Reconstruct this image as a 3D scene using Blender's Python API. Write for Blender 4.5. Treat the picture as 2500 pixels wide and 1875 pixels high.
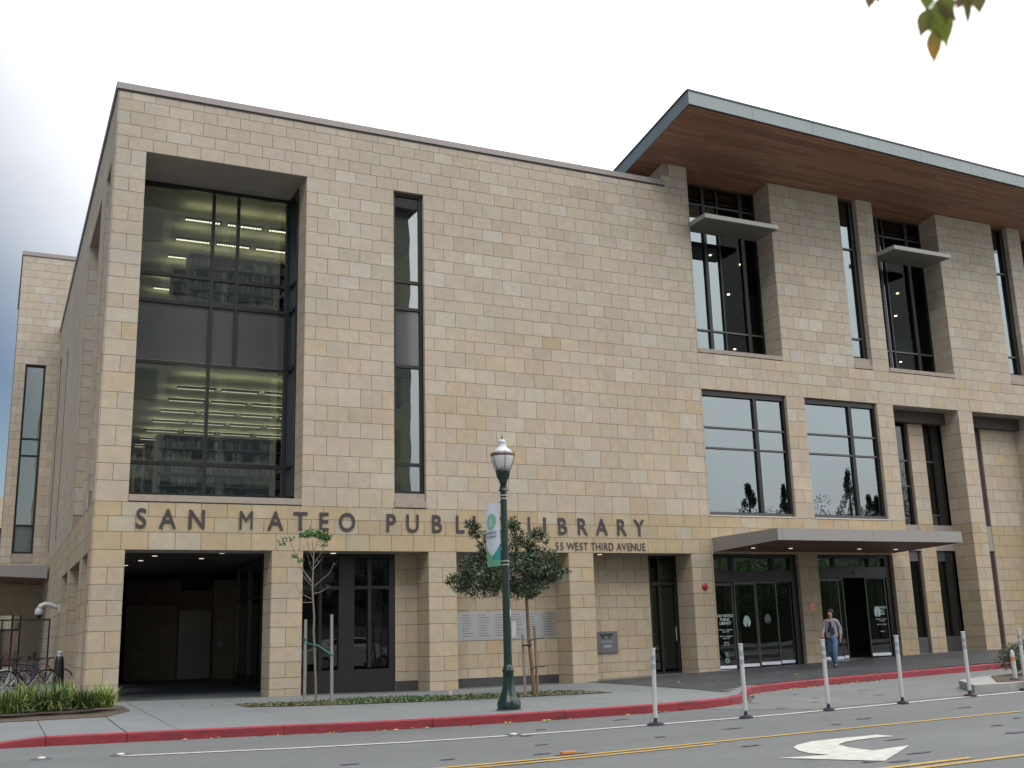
import bpy, math, random
import numpy as np
from mathutils import Vector, Matrix
random.seed(7)
C = bpy.context.scene
COL = C.collection
for o in list(bpy.data.objects): bpy.data.objects.remove(o)

# ------------------------------------------------------------------ camera, sky, sun, exposure
CZ = 1.24; D = 27.0
cam_d = bpy.data.cameras.new('camera'); cam = bpy.data.objects.new('camera', cam_d); COL.objects.link(cam)
yaw, pitch, roll = 0.44924244, 0.22776619, -0.02845921
F = 2633.605 / 2500
def axes():
    cy, sy, cp, sp = math.cos(yaw), math.sin(yaw), math.cos(pitch), math.sin(pitch)
    f = Vector((sy*cp, cy*cp, sp)); r = Vector((cy, -sy, 0)); u = r.cross(f)
    cr, sr = math.cos(roll), math.sin(roll)
    return cr*r + sr*u, -sr*r + cr*u, f
RX, UP, FW = axes()
M = Matrix((RX, UP, -FW)).transposed().to_4x4(); M.translation = Vector((0, -D, CZ))
cam.matrix_world = M
cam_d.sensor_width = 36; cam_d.lens = 36*F; cam_d.clip_start = 0.1; cam_d.clip_end = 3000
cam_d.dof.use_dof = True; cam_d.dof.focus_distance = 26; cam_d.dof.aperture_fstop = 4.0
C.camera = cam
C.render.resolution_x, C.render.resolution_y = 1024, 768

SUN_EL, SUN_AZ = math.radians(46), math.radians(212)     # azimuth from +Y clockwise: behind-left of the camera
world = bpy.data.worlds.new('World'); C.world = world; world.use_nodes = True
wn, wl = world.node_tree.nodes, world.node_tree.links; wn.clear()
wo = wn.new('ShaderNodeOutputWorld'); bg = wn.new('ShaderNodeBackground'); bg.inputs[1].default_value = 0.1
sky = wn.new('ShaderNodeTexSky'); sky.sky_type = 'NISHITA'; sky.sun_disc = False
sky.sun_elevation = SUN_EL; sky.sun_rotation = SUN_AZ; sky.air_density = 1.0; sky.dust_density = 0.6
hs = wn.new('ShaderNodeHueSaturation'); hs.inputs['Saturation'].default_value = 0.95; hs.inputs['Value'].default_value = 0.50
tc = wn.new('ShaderNodeTexCoord'); nz = wn.new('ShaderNodeTexNoise'); nz.inputs['Scale'].default_value = 1.6
nz.inputs['Detail'].default_value = 5; nz.inputs['Roughness'].default_value = 0.5
dotn = wn.new('ShaderNodeVectorMath'); dotn.operation = 'DOT_PRODUCT'; dotn.inputs[1].default_value = (0.78, 0.0, 0.62)
mad = wn.new('ShaderNodeMath'); mad.operation = 'MULTIPLY_ADD'; mad.inputs[1].default_value = 2.4; mad.inputs[2].default_value = -0.60
adn = wn.new('ShaderNodeMath'); adn.operation = 'MULTIPLY_ADD'; adn.inputs[1].default_value = 0.5; adn.use_clamp = True
mixw = wn.new('ShaderNodeMix'); mixw.data_type = 'RGBA'
cloud = wn.new('ShaderNodeRGB'); cloud.outputs[0].default_value = (14.8, 14.7, 14.6, 1)
# overcast sky: brighter towards the zenith than at the horizon
sep = wn.new('ShaderNodeSeparateXYZ'); zr_ = wn.new('ShaderNodeMapRange'); zr_.inputs[1].default_value = 0; zr_.inputs[2].default_value = 1; zr_.inputs[3].default_value = 0.58; zr_.inputs[4].default_value = 1.6
cz = wn.new('ShaderNodeVectorMath'); cz.operation = 'SCALE'
n5 = wn.new('ShaderNodeTexNoise'); n5.inputs['Scale'].default_value = 3.0; n5.inputs['Detail'].default_value = 6
r5 = wn.new('ShaderNodeMapRange'); r5.inputs[1].default_value = 0.3; r5.inputs[2].default_value = 0.7; r5.inputs[3].default_value = 0.88; r5.inputs[4].default_value = 1.12
m5 = wn.new('ShaderNodeMath'); m5.operation = 'MULTIPLY'
wl.new(tc.outputs['Generated'], sep.inputs[0]); wl.new(sep.outputs['Z'], zr_.inputs[0]); wl.new(tc.outputs['Generated'], n5.inputs['Vector']); wl.new(n5.outputs['Fac'], r5.inputs[0])
wl.new(zr_.outputs[0], m5.inputs[0]); wl.new(r5.outputs[0], m5.inputs[1]); wl.new(m5.outputs[0], cz.inputs['Scale'])
wl.new(tc.outputs['Generated'], nz.inputs['Vector']); wl.new(tc.outputs['Generated'], dotn.inputs[0])
wl.new(dotn.outputs['Value'], mad.inputs[0]); wl.new(nz.outputs['Fac'], adn.inputs[0]); wl.new(mad.outputs[0], adn.inputs[2])
wl.new(sky.outputs[0], hs.inputs['Color']); wl.new(hs.outputs[0], mixw.inputs[6]); wl.new(cloud.outputs[0], cz.inputs[0]); wl.new(cz.outputs[0], mixw.inputs[7])
wl.new(adn.outputs[0], mixw.inputs[0]); wl.new(mixw.outputs[2], bg.inputs[0]); wl.new(bg.outputs[0], wo.inputs[0])

sun_d = bpy.data.lights.new('sun', 'SUN'); sun_d.energy = 0.8; sun_d.angle = math.radians(22); sun_d.color = (1.0, 0.96, 0.9)
sun = bpy.data.objects.new('sun', sun_d); COL.objects.link(sun)
sd = Vector((math.sin(SUN_AZ)*math.cos(SUN_EL), math.cos(SUN_AZ)*math.cos(SUN_EL), math.sin(SUN_EL)))
sun.rotation_euler = sd.to_track_quat('Z', 'Y').to_euler(); sun.location = (-20, -40, 60)
C.view_settings.view_transform = 'Standard'; C.view_settings.look = 'None'
C.view_settings.exposure = 0.56; C.view_settings.gamma = 1.0
try: C.view_settings.use_curve_mapping = False
except Exception: pass

# ------------------------------------------------------------------ materials
def new_mat(name):
    m = bpy.data.materials.new(name); m.use_nodes = True
    n, l = m.node_tree.nodes, m.node_tree.links
    b = n['Principled BSDF']; return m, n, l, b
def mat(name, col, rough=0.7, metal=0.0, noise=0.12, scale=3.0, bump=0.0, bscale=60.0, tint=False, spec=0.5, emit=None, stretch=None, detail=6):
    """procedural: base colour broken up by noise in world space; optional per-piece tint attribute"""
    m, n, l, b = new_mat(name)
    geo = n.new('ShaderNodeNewGeometry'); nt = n.new('ShaderNodeTexNoise'); nt.inputs['Scale'].default_value = scale
    nt.inputs['Detail'].default_value = detail; nt.inputs['Roughness'].default_value = 0.6
    if stretch:
        mp = n.new('ShaderNodeMapping'); mp.inputs['Scale'].default_value = stretch
        l.new(geo.outputs['Position'], mp.inputs[0]); l.new(mp.outputs[0], nt.inputs['Vector'])
    else: l.new(geo.outputs['Position'], nt.inputs['Vector'])
    mr = n.new('ShaderNodeMapRange'); mr.inputs[1].default_value = 0.25; mr.inputs[2].default_value = 0.75
    mr.inputs[3].default_value = 1-noise; mr.inputs[4].default_value = 1+noise
    l.new(nt.outputs['Fac'], mr.inputs[0])
    mul = n.new('ShaderNodeVectorMath'); mul.operation = 'SCALE'; mul.inputs[0].default_value = col
    l.new(mr.outputs[0], mul.inputs['Scale']); out = mul.outputs[0]
    if tint:
        at = n.new('ShaderNodeAttribute'); at.attribute_name = 'tint'
        m2 = n.new('ShaderNodeVectorMath'); m2.operation = 'MULTIPLY'
        l.new(out, m2.inputs[0]); l.new(at.outputs['Color'], m2.inputs[1]); out = m2.outputs[0]
    l.new(out, b.inputs['Base Color'])
    b.inputs['Roughness'].default_value = rough; b.inputs['Metallic'].default_value = metal
    b.inputs['Specular IOR Level'].default_value = spec
    if bump:
        n2 = n.new('ShaderNodeTexNoise'); n2.inputs['Scale'].default_value = bscale; n2.inputs['Detail'].default_value = 4
        l.new(geo.outputs['Position'], n2.inputs['Vector'])
        bp = n.new('ShaderNodeBump'); bp.inputs['Strength'].default_value = bump; bp.inputs['Distance'].default_value = 0.01
        l.new(n2.outputs['Fac'], bp.inputs['Height']); l.new(bp.outputs[0], b.inputs['Normal'])
    if emit:
        b.inputs['Emission Color'].default_value = (*emit[0], 1); b.inputs['Emission Strength'].default_value = emit[1]
    return m
def asphalt_mat():
    """worn street: aggregate speckle, long tyre-polished bands, oil stains and a few hairline cracks"""
    m, n, l, b = new_mat('asphalt'); geo = n.new('ShaderNodeNewGeometry')
    def noise(sc, det, stretch=None, rough=.6):
        q = n.new('ShaderNodeTexNoise'); q.inputs['Scale'].default_value = sc; q.inputs['Detail'].default_value = det; q.inputs['Roughness'].default_value = rough
        mp = n.new('ShaderNodeMapping'); mp.inputs['Scale'].default_value = stretch or (1, 1, 1); l.new(geo.outputs['Position'], mp.inputs[0]); l.new(mp.outputs[0], q.inputs['Vector']); return q.outputs['Fac']
    def rng(src, a, b_, lo, hi):
        q = n.new('ShaderNodeMapRange'); q.inputs[1].default_value = a; q.inputs[2].default_value = b_; q.inputs[3].default_value = lo; q.inputs[4].default_value = hi; l.new(src, q.inputs[0]); return q.outputs[0]
    def mul(x, y):
        q = n.new('ShaderNodeMath'); q.operation = 'MULTIPLY'; l.new(x, q.inputs[0]); l.new(y, q.inputs[1]); return q.outputs[0]
    f = rng(noise(90, 3), .3, .7, .86, 1.14)
    f = mul(f, rng(noise(.45, 4, (.25, 1.6, 1)), .3, .7, .91, 1.09)); f = mul(f, rng(noise(1.6, 6), .35, .7, .95, 1.05)); f = mul(f, rng(noise(.7, 5), .64, .74, 1.0, .80))
    v = n.new('ShaderNodeTexVoronoi'); v.feature = 'DISTANCE_TO_EDGE'; v.inputs['Scale'].default_value = .33
    w = n.new('ShaderNodeTexNoise'); w.inputs['Scale'].default_value = 1.4; w.inputs['Detail'].default_value = 5
    ad = n.new('ShaderNodeVectorMath'); ad.operation = 'ADD'; l.new(geo.outputs['Position'], w.inputs['Vector']); l.new(geo.outputs['Position'], ad.inputs[0]); l.new(w.outputs['Color'], ad.inputs[1]); l.new(ad.outputs[0], v.inputs['Vector'])
    f = mul(f, rng(v.outputs['Distance'], .0, .006, .72, 1.0))
    sc = n.new('ShaderNodeVectorMath'); sc.operation = 'SCALE'; sc.inputs[0].default_value = (0.125, 0.132, 0.134); l.new(f, sc.inputs['Scale']); l.new(sc.outputs[0], b.inputs['Base Color'])
    b.inputs['Roughness'].default_value = .85; bp = n.new('ShaderNodeBump'); bp.inputs['Strength'].default_value = .4; bp.inputs['Distance'].default_value = .01; l.new(noise(120, 3), bp.inputs['Height']); l.new(bp.outputs[0], b.inputs['Normal'])
    return m
def kerb_mat(name, col, thr):
    """red paint scuffed to dark concrete in places"""
    m, n, l, b = new_mat(name); geo = n.new('ShaderNodeNewGeometry')
    mp = n.new('ShaderNodeMapping'); mp.inputs['Scale'].default_value = (.5, 1, 3); l.new(geo.outputs['Position'], mp.inputs[0])
    a = n.new('ShaderNodeTexNoise'); a.inputs['Scale'].default_value = 2.2; a.inputs['Detail'].default_value = 9; a.inputs['Roughness'].default_value = .72; l.new(mp.outputs[0], a.inputs['Vector'])
    c = n.new('ShaderNodeTexNoise'); c.inputs['Scale'].default_value = 9; c.inputs['Detail'].default_value = 6; l.new(mp.outputs[0], c.inputs['Vector'])
    r1 = n.new('ShaderNodeMapRange'); r1.inputs[1].default_value = thr; r1.inputs[2].default_value = thr+.07; l.new(a.outputs['Fac'], r1.inputs[0])
    r2 = n.new('ShaderNodeMapRange'); r2.inputs[1].default_value = .3; r2.inputs[2].default_value = .7; r2.inputs[3].default_value = .78; r2.inputs[4].default_value = 1.2; l.new(c.outputs['Fac'], r2.inputs[0])
    sc = n.new('ShaderNodeVectorMath'); sc.operation = 'SCALE'; sc.inputs[0].default_value = col; l.new(r2.outputs[0], sc.inputs['Scale'])
    mx = n.new('ShaderNodeMix'); mx.data_type = 'RGBA'; l.new(r1.outputs[0], mx.inputs[0]); l.new(sc.outputs[0], mx.inputs[6]); mx.inputs[7].default_value = (.07, .035, .035, 1)
    l.new(mx.outputs[2], b.inputs['Base Color']); b.inputs['Roughness'].default_value = .65; return m
def stone_mat():
    """limestone veneer: piece tint times broad blotches, ochre clouds and fine pitting"""
    m, n, l, b = new_mat('limestone')
    geo = n.new('ShaderNodeNewGeometry'); at = n.new('ShaderNodeAttribute'); at.attribute_name = 'tint'
    off = n.new('ShaderNodeVectorMath'); off.operation = 'MULTIPLY_ADD'
    off.inputs[1].default_value = (37, 53, 71); l.new(at.outputs['Color'], off.inputs[0]); l.new(geo.outputs['Position'], off.inputs[2])
    n1 = n.new('ShaderNodeTexNoise'); n1.inputs['Scale'].default_value = 1.7; n1.inputs['Detail'].default_value = 5; n1.inputs['Distortion'].default_value = 1.2
    n2 = n.new('ShaderNodeTexNoise'); n2.inputs['Scale'].default_value = 4.5; n2.inputs['Detail'].default_value = 7; n2.inputs['Roughness'].default_value = 0.65
    n3 = n.new('ShaderNodeTexNoise'); n3.inputs['Scale'].default_value = 40; n3.inputs['Detail'].default_value = 4
    n4 = n.new('ShaderNodeTexNoise'); n4.inputs['Scale'].default_value = 0.32; n4.inputs['Detail'].default_value = 3
    for q in (n1, n2, n3): l.new(off.outputs[0], q.inputs['Vector'])
    l.new(geo.outputs['Position'], n4.inputs['Vector'])
    cr = n.new('ShaderNodeValToRGB'); e = cr.color_ramp.elements
    e[0].position = 0.3; e[0].color = (0.96, 0.95, 0.94, 1); e[1].position = 0.75; e[1].color = (1.05, 1.0, 0.90, 1)
    l.new(n1.outputs['Fac'], cr.inputs[0])
    mr = n.new('ShaderNodeMapRange'); mr.inputs[1].default_value = 0.3; mr.inputs[2].default_value = 0.7; mr.inputs[3].default_value = 0.92; mr.inputs[4].default_value = 1.08
    l.new(n2.outputs['Fac'], mr.inputs[0])
    mr3 = n.new('ShaderNodeMapRange'); mr3.inputs[1].default_value = 0.3; mr3.inputs[2].default_value = 0.75; mr3.inputs[3].default_value = 0.96; mr3.inputs[4].default_value = 1.05
    l.new(n3.outputs['Fac'], mr3.inputs[0])
    mr4 = n.new('ShaderNodeMapRange'); mr4.inputs[1].default_value = 0.3; mr4.inputs[2].default_value = 0.7; mr4.inputs[3].default_value = 0.95; mr4.inputs[4].default_value = 1.05
    l.new(n4.outputs['Fac'], mr4.inputs[0])
    a1 = n.new('ShaderNodeVectorMath'); a1.operation = 'MULTIPLY'; l.new(at.outputs['Color'], a1.inputs[0]); l.new(cr.outputs[0], a1.inputs[1])
    p = n.new('ShaderNodeMath'); p.operation = 'MULTIPLY'; l.new(mr.outputs[0], p.inputs[0]); l.new(mr3.outputs[0], p.inputs[1])
    p2 = n.new('ShaderNodeMath'); p2.operation = 'MULTIPLY'; l.new(p.outputs[0], p2.inputs[0]); l.new(mr4.outputs[0], p2.inputs[1])
    a2 = n.new('ShaderNodeVectorMath'); a2.operation = 'SCALE'; l.new(a1.outputs[0], a2.inputs[0]); l.new(p2.outputs[0], a2.inputs['Scale'])
    l.new(a2.outputs[0], b.inputs['Base Color']); b.inputs['Roughness'].default_value = 0.85; b.inputs['Specular IOR Level'].default_value = 0.25
    bp = n.new('ShaderNodeBump'); bp.inputs['Strength'].default_value = 0.25; bp.inputs['Distance'].default_value = 0.006
    l.new(n2.outputs['Fac'], bp.inputs['Height']); l.new(bp.outputs[0], b.inputs['Normal'])
    return m
def glass_mat(name, base, tint, rough=0.0, gcol=(0.9, 0.97, 0.97), wave=0.0, ior=1.5):
    m, n, l, b = new_mat(name); n.remove(b); out = [x for x in n if x.type == 'OUTPUT_MATERIAL'][0]
    tr = n.new('ShaderNodeBsdfTransparent'); tr.inputs[0].default_value = (*tint, 1)
    gl = n.new('ShaderNodeBsdfGlossy'); gl.inputs['Roughness'].default_value = rough; gl.inputs['Color'].default_value = (*gcol, 1)
    fr = n.new('ShaderNodeFresnel'); fr.inputs[0].default_value = ior
    mr = n.new('ShaderNodeMapRange'); mr.inputs[1].default_value = 0; mr.inputs[2].default_value = 1; mr.inputs[3].default_value = base; mr.inputs[4].default_value = 1
    mx = n.new('ShaderNodeMixShader'); l.new(fr.outputs[0], mr.inputs[0]); l.new(mr.outputs[0], mx.inputs[0])
    l.new(tr.outputs[0], mx.inputs[1]); l.new(gl.outputs[0], mx.inputs[2]); l.new(mx.outputs[0], out.inputs[0])
    if wave:
        geo = n.new('ShaderNodeNewGeometry'); nt = n.new('ShaderNodeTexNoise'); nt.inputs['Scale'].default_value = 0.9; nt.inputs['Detail'].default_value = 1
        l.new(geo.outputs['Position'], nt.inputs['Vector']); bp = n.new('ShaderNodeBump'); bp.inputs['Strength'].default_value = 1.0
        bp.inputs['Distance'].default_value = wave; l.new(nt.outputs['Fac'], bp.inputs['Height']); l.new(bp.outputs[0], gl.inputs['Normal'])
    return m
STONE = stone_mat()
MORTAR = mat('mortar', (0.30, 0.225, 0.185), 0.9, noise=0.15)
COPING = mat('coping_metal', (0.30, 0.27, 0.26), 0.45, noise=0.06, scale=1.5)
COPDARK = mat('coping_shadow_gap', (0.07, 0.065, 0.06), 0.7)
SILL = mat('sill_stone', (0.33, 0.28, 0.235), 0.8, noise=0.12, scale=5, bump=0.2)
SOFFIT = mat('stone_soffit', (0.30, 0.275, 0.245), 0.85, noise=0.15, scale=2.5)
FRAME = mat('bronze_frame', (0.030, 0.031, 0.030), 0.4, noise=0.1, metal=0.4)
FRAMEL = mat('grey_transom', (0.085, 0.085, 0.09), 0.4, noise=0.05, metal=0.3)
FASCIA = mat('zinc_fascia', (0.215, 0.255, 0.265), 0.45, noise=0.07, scale=1.2, metal=0.2)
FASCDK = mat('fascia_edge', (0.045, 0.05, 0.06), 0.5)
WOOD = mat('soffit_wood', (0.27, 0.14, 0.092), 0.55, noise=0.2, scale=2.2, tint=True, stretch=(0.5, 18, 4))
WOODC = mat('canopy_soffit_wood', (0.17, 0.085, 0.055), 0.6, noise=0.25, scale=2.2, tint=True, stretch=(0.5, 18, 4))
CANOPY = mat('canopy_metal', (0.285, 0.27, 0.262), 0.45, noise=0.04, metal=0.2)
SHADE = mat('sunshade_metal', (0.34, 0.34, 0.32), 0.5, noise=0.05)
GL_SKY = glass_mat('coated_glass', 0.22, (0.34, 0.38, 0.37), wave=0.0, gcol=(0.80, 0.93, 0.98))
GL_SEE = glass_mat('clear_glass', 0.26, (0.82, 0.88, 0.82), wave=0.002)
GL_DARK = glass_mat('dark_glass', 0.05, (0.55, 0.58, 0.54), wave=0.002)
GL_AR = glass_mat('shaded_glass', 0.0, (0.62, 0.66, 0.60), ior=1.2)
GL_SPAN = mat('spandrel_glass', (0.085, 0.09, 0.092), 0.06, noise=0.03, spec=1.0)
WALLP = mat('interior_plaster', (0.52, 0.50, 0.36), 0.9, noise=0.05)
CEILP = mat('interior_ceiling', (0.50, 0.49, 0.34), 0.9, noise=0.06, scale=0.6)
CARPET = mat('interior_carpet', (0.10, 0.095, 0.08), 0.95)
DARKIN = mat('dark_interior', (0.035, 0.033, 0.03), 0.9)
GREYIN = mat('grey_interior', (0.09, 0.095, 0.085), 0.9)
LAMPE = mat('strip_lamp', (0.8, 0.8, 0.7), 0.5, emit=((1.0, 0.95, 0.66), 2.1), noise=0)
LAMPL = mat('strip_lamp_dim', (0.8, 0.8, 0.7), 0.5, emit=((1.0, 0.95, 0.66), .8), noise=0)
UPL = mat('added_uplight', (0.8, 0.8, 0.7), 0.5, emit=((1.0, 0.96, 0.70), 3.2), noise=0)
DOWNL = mat('downlight', (0.8, 0.8, 0.7), 0.5, emit=((1.0, 0.93, 0.8), 0.6), noise=0)
ROOML = mat('pendant_lamp', (0.8, 0.7, 0.5), 0.5, emit=((1.0, 0.85, 0.55), 5.0), noise=0)
SHELFM = mat('bookcase_steel', (0.23, 0.24, 0.22), 0.6, noise=0.05)
SHELFW = mat('bookcase_end_maple', (0.42, 0.33, 0.17), 0.5, noise=0.1, stretch=(8, 8, 1))
BOOKM = mat('book_cloth', (1, 1, 1), 0.7, noise=0.1, tint=True)
STEEL = mat('brushed_steel', (0.45, 0.44, 0.41), 0.35, metal=0.45, noise=0.05)
LETTER = mat('letter_bronze', (0.052, 0.043, 0.047), 0.5, noise=0.08)
ASPH = asphalt_mat()
CONC = mat('sidewalk_concrete', (0.168, 0.181, 0.185), 0.85, noise=0.10, scale=0.9, bump=0.15, bscale=80, tint=True)
BAYC = mat('bay_concrete', (0.158, 0.163, 0.164), 0.88, noise=0.12, scale=0.5, bump=0.2, bscale=90, tint=True)
PAVER = mat('slate_paver', (0.052, 0.057, 0.063), 0.55, noise=0.16, scale=2.0, tint=True)
GRNDM = mat('ground_dirt', (0.12, 0.11, 0.09), 0.95, noise=0.2)
FLOORD = mat('arcade_floor', (0.12, 0.13, 0.135), 0.4, noise=0.15)
JOINTD = mat('joint_dark', (0.06, 0.06, 0.06), 0.95)
KERBR = kerb_mat('kerb_red_paint', (0.235, 0.022, 0.033), .58)
KERBT = kerb_mat('kerb_red_top', (0.32, 0.036, 0.07), .63)
WHITEP = mat('road_paint_white', (0.47, 0.47, 0.43), 0.7, noise=0.22, scale=7)
YELLOWP = mat('road_paint_yellow', (0.43, 0.275, 0.065), 0.7, noise=0.25, scale=6)
SMUDGE = mat('tar_spot', (0.07, 0.07, 0.082), 0.8)
LEAF = mat('leaf_green', (0.062, 0.125, 0.040), 0.45, noise=0.2, tint=True)
LEAFD = mat('leaf_dark', (0.040, 0.072, 0.030), 0.35, noise=0.2, tint=True, spec=0.6)
GRASSM = mat('strap_leaf', (0.13, 0.18, 0.05), 0.5, noise=0.25, tint=True)
BARK = mat('bark_grey', (0.20, 0.17, 0.14), 0.9, noise=0.25, scale=14, bump=0.4)
BARKB = mat('bark_brown', (0.17, 0.115, 0.07), 0.9, noise=0.25, scale=14, bump=0.4)
STAKE = mat('stake_wood', (0.27, 0.25, 0.22), 0.85, noise=0.2, scale=8, stretch=(6, 6, 0.6))
STAKEB = mat('stake_wood_brown', (0.24, 0.17, 0.11), 0.85, noise=0.2, scale=8, stretch=(6, 6, 0.6))
TIEG = mat('tie_green', (0.01, 0.13, 0.09), 0.4)
BLACKR = mat('black_rubber', (0.02, 0.02, 0.022), 0.7)
SOIL = mat('soil', (0.085, 0.065, 0.045), 0.95, noise=0.35, scale=12, bump=0.8, bscale=25)
GREENP = mat('lamp_green_paint', (0.009, 0.030, 0.025), 0.28, noise=0.1)
GLOBE = mat('lamp_globe', (0.62, 0.62, 0.62), 0.25, noise=0.06)
GLOBET = mat('lamp_globe_cap', (0.55, 0.58, 0.62), 0.2, noise=0.05)
BRASS = mat('lamp_band_brown', (0.16, 0.12, 0.10), 0.45, metal=0.5)
BANNW = mat('banner_white', (0.66, 0.70, 0.74), 0.8, noise=0.05)
BANNG = mat('banner_green', (0.15, 0.42, 0.24), 0.8, noise=0.05)
BANNT = mat('banner_teal', (0.05, 0.33, 0.33), 0.8, noise=0.05)
BANNL = mat('banner_leaf', (0.22, 0.48, 0.32), 0.8, noise=0.05)
INK = mat('banner_ink', (0.16, 0.20, 0.22), 0.8)
WPLAST = mat('white_plastic', (0.50, 0.51, 0.48), 0.45, noise=0.05)
GREYTAPE = mat('grey_tape', (0.30, 0.32, 0.36), 0.4)
DECAL = mat('door_decal', (0.42, 0.55, 0.54), 0.6)
PINK = mat('pink_paper', (0.85, 0.33, 0.28), 0.8)
REDP = mat('alarm_red', (0.34, 0.03, 0.03), 0.4)
KICK = mat('door_rail_chrome', (0.85, 0.86, 0.95), 0.3, metal=0.35)
PANELM = mat('brushed_panel', (0.52, 0.53, 0.54), 0.32, metal=0.75, noise=0.05, stretch=(1, 1, 30))
LTXT = mat('pale_lettering', (0.42, 0.36, 0.26), 0.6)
ORANGE = mat('orange_reflector', (0.65, 0.22, 0.03), 0.4)
SKIN = mat('skin', (0.36, 0.19, 0.12), 0.6)
HAIR = mat('hair_black', (0.015, 0.013, 0.012), 0.5)
JEANS = mat('jeans_denim', (0.060, 0.125, 0.22), 0.85, noise=0.2, scale=14)
CARDI = mat('cardigan_grey', (0.27, 0.25, 0.28), 0.9, noise=0.12, scale=30)
TOPN = mat('top_navy', (0.022, 0.022, 0.034), 0.85)
SHOE = mat('shoe_black', (0.02, 0.02, 0.022), 0.5)
BAGT = mat('bag_grey', (0.16, 0.17, 0.16), 0.8)
BAGR = mat('bag_red', (0.19, 0.05, 0.04), 0.7)
OFFICE = mat('office_concrete', (0.19, 0.19, 0.18), 0.85, noise=0.08)
OFFGL = mat('office_window', (0.03, 0.035, 0.04), 0.15, spec=0.8)
SHINGLE = mat('roof_shingle', (0.20, 0.16, 0.11), 0.9, noise=0.3, scale=6)
BRICKR = mat('brown_siding', (0.11, 0.06, 0.05), 0.9, noise=0.2)
CARW = mat('car_white', (0.65, 0.66, 0.66), 0.25, noise=0.02, spec=0.7)
TYRE = mat('tyre', (0.02, 0.02, 0.02), 0.8)

# ------------------------------------------------------------------ mesh helpers
class MB:
    def __init__(s): s.v = []; s.f = []; s.t = []; s.m = []
    def add(s, vs, fs, tint=(1, 1, 1), mi=0):
        b = len(s.v); s.v += [tuple(v) for v in vs]; s.f += [tuple(b+i for i in f) for f in fs]
        s.t += [tint]*len(vs); s.m += [mi]*len(fs); return s
    def box(s, x0, x1, y0, y1, z0, z1, tint=(1, 1, 1), mi=0):
        v = [(x0,y0,z0),(x1,y0,z0),(x1,y1,z0),(x0,y1,z0),(x0,y0,z1),(x1,y0,z1),(x1,y1,z1),(x0,y1,z1)]
        return s.add(v, [(0,3,2,1),(4,5,6,7),(0,1,5,4),(1,2,6,5),(2,3,7,6),(3,0,4,7)], tint, mi)
    def hexa(s, v, tint=(1, 1, 1), mi=0):
        return s.add(v, [(0,3,2,1),(4,5,6,7),(0,1,5,4),(1,2,6,5),(2,3,7,6),(3,0,4,7)], tint, mi)
    def tube(s, pts, rs, n=8, caps=True, tint=(1, 1, 1), mi=0):
        pts = [Vector(p) for p in pts]
        if not hasattr(rs, '__len__'): rs = [rs]*len(pts)
        vs = []; fs = []; ref = None
        for i, p in enumerate(pts):
            d = (pts[min(i+1, len(pts)-1)] - pts[max(i-1, 0)]).normalized()
            if ref is None: ref = Vector((0, 0, 1)) if abs(d.z) < 0.9 else Vector((1, 0, 0))
            a = d.cross(ref).normalized(); b = d.cross(a).normalized(); ref = -(d.cross(a)) if False else ref
            for k in range(n):
                an = 2*math.pi*k/n; vs.append(p + rs[i]*(math.cos(an)*a + math.sin(an)*b))
        for i in range(len(pts)-1):
            for k in range(n):
                k2 = (k+1) % n; fs.append((i*n+k, i*n+k2, (i+1)*n+k2, (i+1)*n+k))
        if caps: fs.append(tuple(range(n))[::-1]); fs.append(tuple((len(pts)-1)*n+k for k in range(n)))
        return s.add(vs, fs, tint, mi)
    def lathe(s, prof, c, n=20, tint=(1, 1, 1), mi=0, cap=True):
        vs = []; fs = []
        for r, z in prof:
            for k in range(n):
                a = 2*math.pi*k/n; vs.append((c[0]+r*math.cos(a), c[1]+r*math.sin(a), c[2]+z))
        for i in range(len(prof)-1):
            for k in range(n):
                k2 = (k+1) % n; fs.append((i*n+k, i*n+k2, (i+1)*n+k2, (i+1)*n+k))
        if cap: fs.append(tuple(range(n))[::-1]); fs.append(tuple((len(prof)-1)*n+k for k in range(n)))
        return s.add(vs, fs, tint, mi)
    def prism(s, poly, z0, z1, zf=None, tint=(1, 1, 1), mi=0):
        n = len(poly); zf = zf or (lambda x, y: 0)
        v = [(x, y, z0+zf(x, y)) for x, y in poly] + [(x, y, z1+zf(x, y)) for x, y in poly]
        return s.add(v, [tuple(range(n))[::-1], tuple(range(n, 2*n))] + [(i, (i+1) % n, n+(i+1) % n, n+i) for i in range(n)], tint, mi)
    def build(s, name, mats, parent=None, smooth=False, **props):
        me = bpy.data.meshes.new(name); me.from_pydata(s.v, [], s.f)
        if not isinstance(mats, (list, tuple)): mats = [mats]
        for m in mats: me.materials.append(m)
        if len(mats) > 1: me.polygons.foreach_set('material_index', s.m)
        a = me.color_attributes.new('tint', 'FLOAT_COLOR', 'POINT')
        flat = np.ones((len(s.v), 4), dtype=np.float32)
        if s.v: flat[:, :3] = np.array(s.t, dtype=np.float32)
        a.data.foreach_set('color', flat.ravel())
        if smooth: me.polygons.foreach_set('use_smooth', [True]*len(s.f))
        me.update()
        return link(name, me, parent, **props)
def link(name, me, parent=None, **props):
    o = bpy.data.objects.new(name, me); COL.objects.link(o)
    if parent is not None:
        o.parent = parent; o.matrix_parent_inverse = root_matrix(parent).inverted()
    for k, v in props.items(): o[k] = v
    return o
def root_matrix(p):
    m = Matrix.Identity(4)
    while p is not None:
        m = (p.matrix_parent_inverse @ p.matrix_basis if p.parent else p.matrix_basis) @ m if False else p.matrix_parent_inverse @ p.matrix_basis @ m
        p = p.parent
    return m
def empty(name, loc=(0, 0, 0), **props):
    o = bpy.data.objects.new(name, None); COL.objects.link(o); o.location = loc
    o.empty_display_size = 0.2
    for k, v in props.items(): o[k] = v
    return o
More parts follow.
